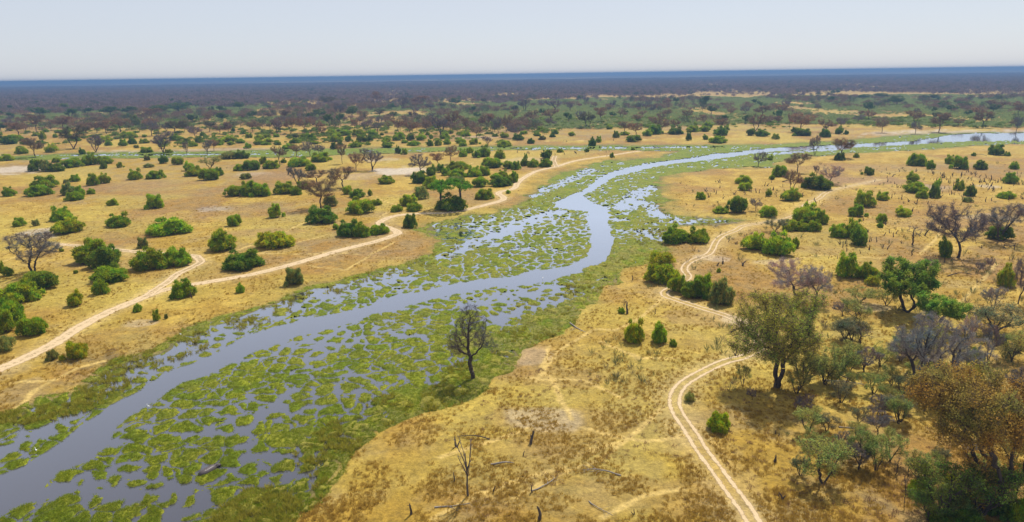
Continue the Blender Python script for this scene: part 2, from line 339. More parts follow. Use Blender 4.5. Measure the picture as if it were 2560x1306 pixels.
c = mixc(c, col(.19, .175, .035), gb*.65)
c = mixc(c, col(.10, .095, .05), (1-sm(-.5, 2.2*np.sqrt(amp), s+(nD-.5)*2))*.7)
far = sm(900, 2200, Y); c = mixc(c, col(.40, .265, .08), far*.6)
c = mixc(c, col(.16, .12, .08), sm(3000, 6000, Y))
me = mesh_np('ground', np.column_stack([P, z]), Fq, M_ground, {'Col': c})
link(bpy.data.objects.new('ground', me), kind='structure')
# water sheet
wp = [(-450, 30), (900, 30), (2400, 1000), (2400, 1700), (-1500, 1700), (-1500, 700)]
me = bpy.data.meshes.new('water'); me.from_pydata([(a, b, 0) for a, b in wp], [], [tuple(range(6))]); me.materials.append(M_water)
link(bpy.data.objects.new('river_water', me), kind='structure')
pm_ = bpy.data.meshes.new('puddle'); hz = float(height(PUDDLE.mean(0)[None])[0])
from mathutils import noise as _n
pv = []
for i in range(40):
    a = i/40*2*math.pi; r = 1+.25*math.sin(3*a+1)+.15*math.sin(7*a); q = PUDDLE.mean(0); pv.append((q[0]+5.2*r*math.cos(a), q[1]+2.6*r*math.sin(a), max(hz, .1)+.06))
pm_.from_pydata(pv, [], [tuple(range(40))]); pm_.materials.append(M_water)
link(bpy.data.objects.new('puddle_water', pm_), kind='structure')

# ---------------------------------------------------------------- floating weed mats
P, Fq = fan(44, 1000, 1500, 1300, .80)
keep = (P[:, 1] < 1000)
sdw = sdf(P, WET); on = sdw > -12
idxp = np.flatnonzero(on)
Q = P[idxp]; sdq = sdw[idxp]; sq = noisy_wet(Q, sdq)
wpx = (fbm(Q[:, 0], Q[:, 1], 3.2, 3, 71)-.5)*2.6; wpy = (fbm(Q[:, 0], Q[:, 1], 3.2, 3, 75)-.5)*2.6
big = (fbm(Q[:, 0], Q[:, 1], 14, 2, 79)-.5)*6
fine2 = (fbm(Q[:, 0], Q[:, 1], 1.5, 2, 119)-.5)*1.2
wpx = wpx+fine2; wpy = wpy-fine2
f1, f2, cid = worley(Q[:, 0]+wpx+big*.8, Q[:, 1]+wpy+big*.7, 3.7, 3)
g1, g2, _c = worley(Q[:, 0]+wpx*.6-big, Q[:, 1]+wpy*.6+big, 9.5, 13)
cd = -sdf(Q, CHAN)                     # >0 outside the open channel
th = .075+.03*sm(110, 200, Q[:, 1])-.12*sm(280, 420, Q[:, 1])+.11*(fbm(Q[:, 0], Q[:, 1], 11, 3, 83)-.5)*2
th = th+.13*sm(.58, .78, fbm(Q[:, 0], Q[:, 1], 22, 2, 87))
mcell = np.minimum((f2-f1)-th, ((g2-g1)-.05)*2.4+.1)
fine = fbm(Q[:, 0], Q[:, 1], .9, 3, 91)
m_ = mcell*1.5+(fine-.5)*.35
m_ = np.where(cid > .94, m_-.35, m_)
chedge = cd+(fbm(Q[:, 0], Q[:, 1], 5, 3, 95)-.5)*np.clip(Q[:, 1]/80, 1.2, 5)
m_ = np.minimum(m_, chedge*.7+.25)
for L, wd in OPEN:
    dd = seg_dist(Q, L); m_ = m_-.48*(1-sm(wd*.5, wd*1.5, dd+(fine-.5)*2))*(1-.5*sm(.5, .8, f2-f1))
# the shallow right bank is nearly closed over; mud and tussocks
bankw = np.clip(Q[:, 1]/9, 9, 26)
RB = PL('1518,704 1486,717 1486,736 1463,769 1409,807 1344,846 1293,872 1240,925 1190,965 1130,1000 1010,1040 930,1080 870,1130 850,1190 790,1250 720,1306 640,1400')
closed = (1-sm(.25, 1.0, sq/bankw+(fbm(Q[:, 0], Q[:, 1], 8, 3, 99)-.5)*.9))*np.where(seg_dist(Q, RB) < bankw*1.6, 1, .45)
m_ = m_+closed*.25+.22*closed*(Q[:, 0]*.8+60 > Q[:, 1]-40)*(Q[:, 1] < 260)
m_ = np.minimum(m_, (sq+2.5)*.35)
tuss = sm(.5, .75, fbm(Q[:, 0], Q[:, 1], 1.9, 2, 103))*closed*(Q[:, 1] < 300)
zz = -.10+.32*sm(-.25, .55, m_)+.06*fine*sm(0, .3, m_)+.30*tuss*sm(0, .2, m_)
yel = sm(.45, .7, fbm(Q[:, 0], Q[:, 1], 6, 3, 107))
cw = mixc(np.tile(col(.12, .165, .006), (len(Q), 1)), col(.20, .22, .009), sm(.35, .7, fbm(Q[:, 0], Q[:, 1], 2.5, 3, 111)))
cw = mixc(cw, col(.24, .21, .03), yel*.35+.35*sm(.7, .95, _c)*0)
cw = mixc(cw, col(.09, .085, .03), (1-sm(.0, .16, m_))*.7)
cw = mixc(cw, col(.20, .175, .045), closed*.65*sm(.4, .6, fbm(Q[:, 0], Q[:, 1], 3.5, 3, 115)))
cw = mixc(cw, col(.26, .22, .03), tuss*.6)
cw = mixc(cw, col(.12, .18, .015), sm(200, 600, Q[:, 1])*.5)
loc = np.full(len(P), -1, np.int64)
ok = m_ > -.3; use = idxp[ok]; loc[use] = np.arange(len(use))
Fw = loc[Fq]; Fw = Fw[(Fw >= 0).all(1)]
me = mesh_np('weed', np.column_stack([Q[ok], zz[ok]]), Fw, M_weed, {'Col': cw[ok]})
weed_o = link(bpy.data.objects.new('floating_weed', me), 'bright green mats of water weed broken up by narrow water lanes', 'water weed', kind='stuff')
WEEDP = (Q, m_, tuss, closed)
# ---------------------------------------------------------------- tracks
def smooth_line(L, step=.7):
    L = np.asarray(L); d = np.r_[0, np.cumsum(np.hypot(*np.diff(L, axis=0).T))]
    # Catmull-Rom through the traced points
    out = []
    for i in range(len(L)-1):
        p0 = L[max(i-1, 0)]; p1 = L[i]; p2 = L[i+1]; p3 = L[min(i+2, len(L)-1)]
        k = max(2, int((d[i+1]-d[i])/step))
        for t in np.linspace(0, 1, k, endpoint=False):
            out.append(.5*((2*p1)+(-p0+p2)*t+(2*p0-5*p1+4*p2-p3)*t*t+(-p0+3*p1-3*p2+p3)*t**3))
    out.append(L[-1]); return np.array(out)
for ti, (L, ru, sg, ce, _) in enumerate(TRACKS):
    S = smooth_line(L); T = np.gradient(S, axis=0); T /= np.hypot(T[:, 0], T[:, 1])[:, None]+1e-9
    N = np.stack([-T[:, 1], T[:, 0]], -1); offs = np.linspace(-2.3, 2.3, 15)
    wig = (fbm(S[:, 0], S[:, 1], 12, 2, 5)-.5)*.8
    V = (S[:, None]+N[:, None]*(offs[None, :, None]+wig[:, None, None])).reshape(-1, 2)
    zz_ = height(V)+.035+.0015*ti
    n0 = len(S); idx = np.arange(n0*15).reshape(n0, 15)
    Fq = np.stack([idx[:-1, :-1], idx[:-1, 1:], idx[1:, 1:], idx[1:, :-1]], -1).reshape(-1, 4)
    me = mesh_np('dirt_track', np.column_stack([V, zz_]), Fq, track_mat('track_sand_%d' % ti, ru, sg, ce), {'off': np.tile(offs, n0)})
    link(bpy.data.objects.new('dirt_track', me), kind='structure')

# ---------------------------------------------------------------- plant generators (unit size: 1 m radius or 1 m tall, scaled per plant)
def rnd_unit(n, r):
    v = r.normal(size=(n, 3)); return v/np.linalg.norm(v, axis=1)[:, None]
def blades(P, D, L, W, r, face=None):
    """thin triangles rooted at P pointing along D"""
    n = len(P); D = D/np.linalg.norm(D, axis=1)[:, None]
    s = np.cross(D, rnd_unit(n, r) if face is None else face+rnd_unit(n, r)*.45); s /= np.linalg.norm(s, axis=1)[:, None]+1e-9
    L = np.broadcast_to(L, (n,))[:, None]; W = np.broadcast_to(W, (n,))[:, None]
    mid = P+D*L*.45
    V = np.stack([P-D*L*.1, mid+s*W*.5, P+D*L, mid-s*W*.5], 1).reshape(-1, 3)
    F = np.arange(4*n).reshape(n, 4)
    return V, F
def bush_mesh(seed, nleaf=5200, sub=12, tight=1.0, L=.20, W=.07):
    r = np.random.default_rng(seed)
    lobes = [(0, 0, .30, .62, .52)]
    for k in range(sub):
        a = r.uniform(0, 2*math.pi); d = r.uniform(.25, .74); rad = r.uniform(.20, .36)
        hh = r.uniform(.12, .80)*(1.08-d*.7)
        lobes.append((d*math.cos(a), d*math.sin(a), hh, rad, rad*r.uniform(.8, 1.1)))
    for k in range(sub//2):        # small outlying sprigs
        a = r.uniform(0, 2*math.pi); t = r.uniform(0, 1); rad = r.uniform(.10, .19)
        lobes.append((math.cos(a)*(.98-.55*t), math.sin(a)*(.98-.55*t), .08+.95*t, rad, rad*1.2))
    lobes = np.array(lobes)
    area = lobes[:, 3]**2; cnt = (nleaf*2.2*area/area.sum()).astype(int)
    Ps = []; Ns = []; Lb = []
    for i, (x, y, z_, a, b_) in enumerate(lobes):
        u = rnd_unit(cnt[i], r); u[:, 2] = np.where(u[:, 2] < -.3, -u[:, 2], u[:, 2])
        rr = r.uniform(.78, 1.04, cnt[i])[:, None]
        Ps.append(np.array([x, y, z_])+u*rr*np.array([a, a, b_])); Ns.append(u); Lb.append(np.full(cnt[i], r.uniform(-.35, .35)))
    Ps = np.vstack(Ps); Ns = np.vstack(Ns); Lb = np.concatenate(Lb)
    k = Ps[:, 2] > .02
    for (x, y, z_, a, b_) in lobes:
        q = ((Ps[:, 0]-x)/a)**2+((Ps[:, 1]-y)/a)**2+((Ps[:, 2]-z_)/b_)**2
        k &= q > .50
    Ps, Ns, Lb = Ps[k], Ns[k], Lb[k]
    if len(Ps) > nleaf:
        j = r.choice(len(Ps), nleaf, False); Ps, Ns, Lb = Ps[j], Ns[j], Lb[j]
    # most leaves lie like scales facing outwards, the rest are shoots breaking the outline
    shoot = r.random(len(Ps)) < .28
    D = np.where(shoot[:, None], Ns*.8+np.array([0, 0, .55])+r.normal(size=Ps.shape)*.35, np.cross(Ns, rnd_unit(len(Ps), r))+Ns*.35)
    V, F = blades(Ps, D, r.uniform(.6, 1.3, len(Ps))*np.where(shoot, L*1.25, L*.8), r.uniform(.7, 1.3, len(Ps))*np.where(shoot, W*.6, W*1.2), r, face=Ns+np.array([0, 0, .25]))
    v = np.clip(.5+Lb*.6+r.normal(size=len(Ps))*.18, 0, 1)
    return V, F, np.repeat(v, 4)
def tubes(segs, sides=5):
    """segs: list of (p0,p1,r0,r1)"""
    A = np.array([s_[0] for s_ in segs]); B = np.array([s_[1] for s_ in segs]); ra = np.array([s_[2] for s_ in segs]); rb = np.array([s_[3] for s_ in segs])
    D = B-A; D /= np.linalg.norm(D, axis=1)[:, None]+1e-9
    ref = np.where(abs(D[:, 2:3]) > .9, np.array([[1., 0, 0]]), np.array([[0, 0, 1.]]))
    s = np.cross(D, ref); s /= np.linalg.norm(s, axis=1)[:, None]; t = np.cross(D, s)
    ang = np.arange(sides)/sides*2*math.pi
    ring = s[:, None]*np.cos(ang)[None, :, None]+t[:, None]*np.sin(ang)[None, :, None]
    V0 = A[:, None]+ring*ra[:, None, None]; V1 = B[:, None]+ring*rb[:, None, None]
    V = np.concatenate([V0, V1], 1).reshape(-1, 3)
    n = len(segs); base = (np.arange(n)*2*sides)[:, None]; i = np.arange(sides)[None]; j = (i+1) % sides
    F = np.stack([base+i, base+j, base+j+sides, base+i+sides], -1).reshape(-1, 4)
    return V, F
def colonize(seed, env, n_att=420, step=.035, di=.22, dk=.055, base_top=.3, lean=(0, 0), stems=1, maxit=90, spread=.03):
    """grow a branch skeleton into the cloud of points env(r,n); tree is 1 unit tall"""
    r = np.random.default_rng(seed); A = env(r, n_att)
    nodes = []; par = []
    for s_ in range(stems):
        a = r.uniform(0, 6.28); off = np.array([math.cos(a), math.sin(a), 0])*spread*(stems > 1)
        p = off*.4; nodes.append(p); par.append(-1); cur = len(nodes)-1
        n_ = max(2, int(base_top/step))
        for k in range(n_):
            t = (k+1)/n_
            p = nodes[cur]+np.array([lean[0]*step+off[0]*.35, lean[1]*step+off[1]*.35, step])+r.normal(size=3)*np.array([.006, .006, 0])
            nodes.append(p); par.append(cur); cur = len(nodes)-1
    N = np.array(nodes)
    for it in range(maxit):
        if len(A) == 0: break
        d = np.linalg.norm(A[:, None]-N[None], axis=2); j = d.argmin(1); dm = d[np.arange(len(A)), j]
        R_ = di if it > 12 else 2.0
        act = dm < R_
        if not act.any(): break
        new = []; newp = []
        for k in np.unique(j[act]):
            m = act & (j == k); v = (A[m]-N[k]); v /= np.linalg.norm(v, axis=1)[:, None]+1e-9
            v = v.sum(0); v = v/(np.linalg.norm(v)+1e-9)+r.normal(size=3)*.22+np.array([0, 0, .08]); v /= np.linalg.norm(v)
            new.append(N[k]+v*step); newp.append(k)
        N = np.vstack([N, new]); par += [int(k) for k in newp]
        d2 = np.linalg.norm(A[:, None]-np.array(new)[None], axis=2).min(1); A = A[d2 > dk]
        if len(N) > 2600: break
    par = np.array(par); n = len(N); tip = np.ones(n, bool); tip[par[par >= 0]] = False
    w = np.zeros(n); e = 1.7
    for i in range(n-1, -1, -1):
        if w[i] == 0: w[i] = 1
        if par[i] >= 0: w[par[i]] += w[i]
    rad = w**(1/e); return N, par, rad/rad.max(), tip
def tree_mesh(seed, env, r0=.024, ntw=2600, twl=.05, tww=.004, nleaf=0, ll=.012, lw=.008, cut=.16, fill=.8, **kw):
    N, par, rad, tip = colonize(seed, env, **kw)
    r = np.random.default_rng(seed+100); rr = np.maximum(rad*r0, .0011)
    segs = [(N[par[i]], N[i], rr[par[i]] if par[i] == 0 or rr[par[i]] < rr[i]*1.6 else rr[i]*1.15, rr[i]) for i in range(len(N)) if par[i] >= 0]
    # root flare
    thick = [s_ for s_ in segs if s_[3] > r0*cut]; thin = [s_ for s_ in segs if s_[3] <= r0*cut]
    thick.append((N[0]+np.array([0, 0, -.02]), N[0]+np.array([0, 0, .035]), r0*1.7, r0*1.02))
    Vt, Ft = tubes(thick, 6); out = {'trunk': (Vt, Ft)}
    Vs, Fs, vv, uu = [], [], [], []; base = 0
    if thin:
        V, F = tubes(thin, 3); Vs.append(V); Fs.append(F); base += len(V); vv.append(np.full(len(V), .35)); uu.append(np.zeros(len(V)))
    cand = np.flatnonzero((rad < max(.34, np.quantile(rad, .45)+1e-6)) & (par >= 0)); par_c = par[cand]
    D0 = N[cand]-N[par_c]; D0 /= np.linalg.norm(D0, axis=1)[:, None]+1e-9
    if ntw:
        k = r.integers(0, len(cand), ntw); D = D0[k]*.8+rnd_unit(ntw, r)*.75+np.array([0, 0, .15])
        Pp = N[cand[k]]+(N[par_c[k]]-N[cand[k]])*r.uniform(0, 1, ntw)[:, None]+rnd_unit(ntw, r)*(r.uniform(0, 1, ntw)**1.5*twl*fill)[:, None]
        V, F = blades(Pp, D, r.uniform(.4, 1.3, ntw)*twl, tww, r)
        Vs.append(V); Fs.append(F+base); base += len(V); vv.append(np.repeat(r.uniform(.1, .9, ntw), 4)); uu.append(np.zeros(len(V)))
    Vc = np.vstack(Vs); Fc = np.vstack(Fs)
    out['twigs'] = (Vc, Fc, np.concatenate(vv))
    if nleaf:
        k = r.integers(0, len(cand), nleaf); u_ = rnd_unit(nleaf, r)
        Pp = N[cand[k]]+u_*r.uniform(0, 1, nleaf)[:, None]**.6*twl*1.15
        cl = (hsh(cand[k], cand[k]*0+seed, 3)-.5)*.5
        V, F = blades(Pp, rnd_unit(nleaf, r)+u_*.4, r.uniform(.6, 1.4, nleaf)*ll, r.uniform(.7, 1.3, nleaf)*lw, r, face=u_*.5+np.array([0, 0, .8]))
        out['leaves'] = (V, F, np.repeat(np.clip(.5+cl+r.normal(size=nleaf)*.18, 0, 1), 4))
    return out
def env_dome(cx=0, cy=0, z0=.3, z1=1., rx=.45, hollow=.35, flat=1.0, lob=5, seed=0):
    """several overlapping lobes making an uneven crown"""
    rr = np.random.default_rng(seed); Ls = [(0, 0, (z0+z1)/2, rx*.72, (z1-z0)/2)]
    for k in range(lob):
        a = rr.uniform(0, 6.28); d = rr.uniform(.4, .75)*rx; q = rr.uniform(.3, .5)*rx
        Ls.append((math.cos(a)*d, math.sin(a)*d, z0+(z1-z0)*rr.uniform(.25, .8), q, q*.75))
    def f(r, n):
        out = []
        while len(out) < n:
            x, y, z_, a, b_ = Ls[r.integers(len(Ls))]
            u = r.normal(size=3); u /= np.linalg.norm(u); p = np.array([x, y, z_])+u*np.array([a, a, b_])*r.uniform(hollow, 1)**.5
            if p[2] > z0*.8: out.append(p+np.array([cx, cy, 0]))
        return np.array(out)
    return f
def env_umbrella(r, n):
    a = r.uniform(0, 6.28, n); d = np.sqrt(r.uniform(0, 1, n))*.62
    return np.stack([np.cos(a)*d, np.sin(a)*d, .80+.17*(1-(d/.62)**2)+r.normal(size=n)*.035+.05*np.sin(3*a)], -1)
PM = {}
def mk(name, V, F, mat, v=None, u=None):
    at = {}
    if v is not None: at['v'] = v
    if u is not None: at['u'] = u
    return mesh_np(name, V, F, mat, at, smooth=False)
def cat_mesh(parts, mats, name):
    Vs, Fs, vs, mi = [], [], [], []; b = 0
    for k, p_ in enumerate(parts):
        Vs.append(p_[0]); Fs.append(p_[1]+b); b += len(p_[0]); vs.append(p_[2] if len(p_) > 2 else np.full(len(p_[0]), .5)); mi.append(np.full(len(p_[1]), k))
    return mesh_np(name, np.vstack(Vs), np.vstack(Fs), mats, {'v': np.concatenate(vs)}, smooth=False, mat_idx=np.concatenate(mi))
# bushes
def stems_for(seed):
    r = np.random.default_rng(seed); S = []
    for k in range(16):
        a = r.uniform(0, 6.28); p = np.array([math.cos(a)*.06, math.sin(a)*.06, -.03]); d = np.array([math.cos(a)*r.uniform(.2, .9), math.sin(a)*r.uniform(.2, .9), 1.]); rad = .022
        for j in range(4):
            q = p+d/np.linalg.norm(d)*.17; S.append((p, q, rad, rad*.75)); p = q; rad *= .75; d = d+r.normal(size=3)*.25
    return tubes(S, 4)
BUSH = []
for k in range(7):
    V, F, v = bush_mesh(200+k, 8000, sub=[11, 16, 20, 13, 22, 12, 18][k], L=.15, W=.06)
    sv, sf = stems_for(300+k)
    BUSH.append(dict(fol=mk('bush_foliage', V, F, M_bush, v), stem=mk('bush_stems', sv, sf, M_stem), one=cat_mesh([(V, F, v), (sv, sf)], [M_bush, M_stem], 'bush')))
LOOSE = []           # airy bushes, single shoots reaching out
for k in range(3):
    V, F, v = bush_mesh(230+k, 3600, sub=18, L=.22, W=.05)
    sv, sf = stems_for(330+k)
    LOOSE.append(dict(fol=mk('bush_foliage', V, F, M_bush, v), stem=mk('bush_stems', sv, sf, M_stem), one=cat_mesh([(V, F, v), (sv, sf)], [M_bush, M_stem], 'bush')))
TREE = {}
def addtree(key, mats3, **kw):
    t = tree_mesh(**kw); parts = {'trunk': mk('trunk', *t['trunk'], mats3[0])}
    cr = [t['twigs']]; ms = [mats3[1]]
    if 'leaves' in t: cr.append(t['leaves']); ms.append(mats3[2])
    parts['crown'] = cat_mesh(cr, ms, 'crown')
    parts['one'] = cat_mesh([t['trunk']]+cr, [mats3[0]]+ms, 'tree')
    wid = max(np.percentile(np.abs(t['twigs'][0][:, 0]), 97), np.percentile(np.abs(t['twigs'][0][:, 1]), 97)); parts['w'] = wid
    TREE.setdefault(key, []).append(parts)
M_tw_brown = leaf_mat('brown_twigs', (.12, .085, .06), trans=.1, var=.35)
for k in range(4):
    addtree('B', (M_bark, M_twig), seed=400+k, env=env_dome(z0=.28, rx=.48, seed=k, lob=6), n_att=480, r0=.018, ntw=9500, twl=.06, tww=.0042, base_top=.2, stems=[1, 2, 1, 3][k])
    addtree('R', (M_bark, M_tw_brown, M_bush), seed=420+k, env=env_dome(z0=.36, rx=.46, seed=10+k, lob=6, hollow=.5), n_att=380, r0=.017, ntw=3500, twl=.055, nleaf=8000, ll=.019, lw=.012, base_top=.3, stems=[1, 1, 2, 1][k])
for k in range(3):
    addtree('E', (M_bark, M_tw_brown, M_bush), seed=440+k, env=env_dome(z0=.35, rx=.55, seed=20+k, lob=7, hollow=.6), n_att=300, r0=.024, ntw=500, twl=.07, nleaf=7000, ll=.034, lw=.020, base_top=.28, stems=[1, 1, 2][k])
    addtree('S', (M_bark, M_tw_brown, M_bush), seed=460+k, env=env_dome(z0=.22, rx=.52, seed=30+k, lob=6), n_att=320, r0=.018, ntw=2200, twl=.07, nleaf=4200, ll=.028, lw=.016, base_top=.14, stems=[3, 2, 4][k])
    addtree('D', (M_bark, M_twig), seed=480+k, env=env_dome(z0=.42, rx=.30, seed=40+k, lob=4), n_att=[60, 45, 80][k], r0=.020, ntw=[260, 200, 420][k], twl=.07, tww=.006, fill=.1, base_top=.36, di=.5, stems=1)
addtree('A', (M_bark, M_tw_brown, M_bush), seed=500, env=env_umbrella, n_att=380, r0=.03, ntw=900, twl=.05, nleaf=9500, ll=.034, lw=.02, base_top=.3, stems=2, spread=.09)
addtree('T', (M_bark, M_tw_brown, M_bush), seed=505, env=env_dome(z0=.34, rx=.50, seed=77, lob=14, hollow=.5), n_att=700, r0=.026, ntw=600, twl=.05, nleaf=15000, ll=.032, lw=.021, base_top=.22, stems=3, spread=.06)
# hero trees
addtree('Y', (M_bark, M_tw_brown, M_bush), seed=510, env=env_dome(z0=.30, rx=.44, seed=51, lob=10, hollow=.4), n_att=900, r0=.021, ntw=17000, twl=.05, tww=.0022, nleaf=22000, ll=.013, lw=.008, base_top=.24, dk=.04, stems=2, spread=.02, step=.026)
addtree('K', (M_bark, M_twig), seed=520, env=env_dome(z0=.26, rx=.52, seed=52, lob=10, hollow=.35), n_att=900, r0=.030, ntw=24000, twl=.05, tww=.0024, fill=.55, base_top=.10, dk=.04, stems=3, spread=.05, step=.026)
addtree('H', (M_bark, M_tw_brown, M_bush), seed=530, env=env_dome(z0=.50, rx=.50, seed=53, lob=14, hollow=.5), n_att=950, r0=.026, ntw=15000, twl=.045, tww=.0022, nleaf=42000, ll=.0135, lw=.0085, base_top=.30, dk=.04, stems=2, spread=.09, step=.026)
def env_lone(r, n):
    Ls = np.array([(.0, .0, .90, .09), (.05, .03, .80, .11), (-.08, -.03, .76, .11), (.13, -.05, .68, .10), (-.17, .06, .63, .10), (.02, .14, .62, .10), (-.04, -.16, .58, .09), (.21, .05, .50, .09), (-.22, -.06, .50, .08), (.08, .2, .46, .07), (.26, -.02, .42, .06)])
    k = r.integers(0, len(Ls), n); return Ls[k, :3]+rnd_unit(n, r)*(1.2*Ls[k, 3]*r.uniform(.2, 1, n)**.5)[:, None]*np.array([1, 1, 1.1])
addtree('L', (M_bark, M_twig), seed=543, env=env_lone, n_att=800, r0=.024, ntw=9000, twl=.05, tww=.0017, fill=.3, base_top=.36, dk=.034, stems=1, step=.028)
# thin forked sapling, long bare shoots rising from half way up
def sapling(seed):
    r = np.random.default_rng(seed); S = []; T = []; p = np.array([0, 0, -.03]); d = np.array([.05, 0, 1.])
    pts_ = []
    for j in range(9):
        q = p+d/np.linalg.norm(d)*.062; S.append((p, q, .027-.0014*j, .027-.0014*(j+1))); p = q; d = d+r.normal(size=3)*np.array([.10, .10, 0]); pts_.append(p)
    for k in range(8):
        p = pts_[[8, 8, 8, 7, 7, 6, 5, 4][k]]; a = k*2.4+.4; d = np.array([math.cos(a)*.55, math.sin(a)*.55, 1.]); rad = .0165-.0008*k
        for j in range([8, 7, 8, 6, 7, 5, 4, 3][k]):
            q = p+d/np.linalg.norm(d)*.066; S.append((p, q, rad, rad*.85)); p = q; rad *= .85; d = d+r.normal(size=3)*.14+np.array([0, 0, .06]); T.append((p, d.copy()))
    V, F = tubes(S, 6); n_ = 170; k = r.integers(0, len(T), n_); Pp = np.array([T[i][0] for i in k]); D = np.array([T[i][1] for i in k])+rnd_unit(n_, r)*.9
    V2, F2 = blades(Pp, D, r.uniform(.04, .13, n_), .007, r)
    parts = {'trunk': mk('trunk', V, F, M_bark), 'crown': cat_mesh([(V2, F2, np.repeat(r.uniform(.2, .9, n_), 4))], [M_twig], 'crown'), 'w': .22}
    parts['one'] = cat_mesh([(V, F), (V2, F2)], [M_bark, M_twig], 'tree'); return parts
TREE['V'] = [sapling(11)]
M_pale = plain_mat('weathered_bark', (.12, .10, .09)); TREE['V'][0]['trunk'].materials[0] = M_pale
# stumps: broken-off dead trunks
STUMP = []
for k in range(7):
    r = np.random.default_rng(600+k); S = []
    for st in range([1, 1, 2, 1, 3, 2, 1][k]):
        p = np.array([st*.10*(-1)**st, st*.04, -.05]); d = np.array([r.normal()*.16+(st > 0)*.25*(-1)**st, r.normal()*.16, 1.]); rad = .10*(1-.2*st); hh = 1-.3*st
        for j in range(5):
            q = p+d/np.linalg.norm(d)*hh/5; S.append((p, q, rad, rad*(.88 if j < 4 else .25))); p = q; rad *= .88; d = d+r.normal(size=3)*np.array([.22, .22, .05])
            if j in (2, 3) and r.random() < .5:
                e = d+r.normal(size=3)*.8; S.append((p, p+e/np.linalg.norm(e)*.22, rad*.5, rad*.15))
    V, F = tubes(S, 6); STUMP.append(mk('stump', V, F, M_stump))
def log_mesh(seed, L=1., nb=5, rad=.035, mat=M_log, arch=.06, curve=.25):
    r = np.random.default_rng(seed); S = []; p = np.array([-.5, 0, rad*.6]); n_ = 12; a = r.normal()*.15; mid = []
    for j in range(n_):
        a += r.normal()*curve*.5; t = (j+1)/n_
        q = p+np.array([math.cos(a), math.sin(a), 0])*L/n_; q[2] = rad*.5+arch*math.sin(math.pi*t)
        S.append((p, q, rad*(1-.7*(j/n_)), rad*(1-.7*t))); mid.append((q, a, rad*(1-.7*t))); p = q
    for k in range(nb):
        q, a_, rr_ = mid[r.integers(3, n_-1)]; b_ = a_+r.choice([-1, 1])*r.uniform(.4, 1.1); z_ = q[2]
        for j in range(5):
            e = q+np.array([math.cos(b_), math.sin(b_), r.uniform(-.1, .25)])*.075; e[2] = max(e[2], .01); S.append((q, e, rr_*.6, rr_*.42)); q = e; rr_ *= .7; b_ += r.normal()*.35
    V, F = tubes(S, 6); return mk('log', V, F, mat)
LOGS = [log_mesh(700, nb=0, arch=.10, curve=.3, rad=.05), log_mesh(701, nb=7, rad=.022, arch=.05), log_mesh(702, nb=2, rad=.03, arch=.0, curve=.1), log_mesh(703, nb=9, rad=.02, arch=.09, mat=M_bark), log_mesh(704, nb=5, rad=.02, arch=.03)]
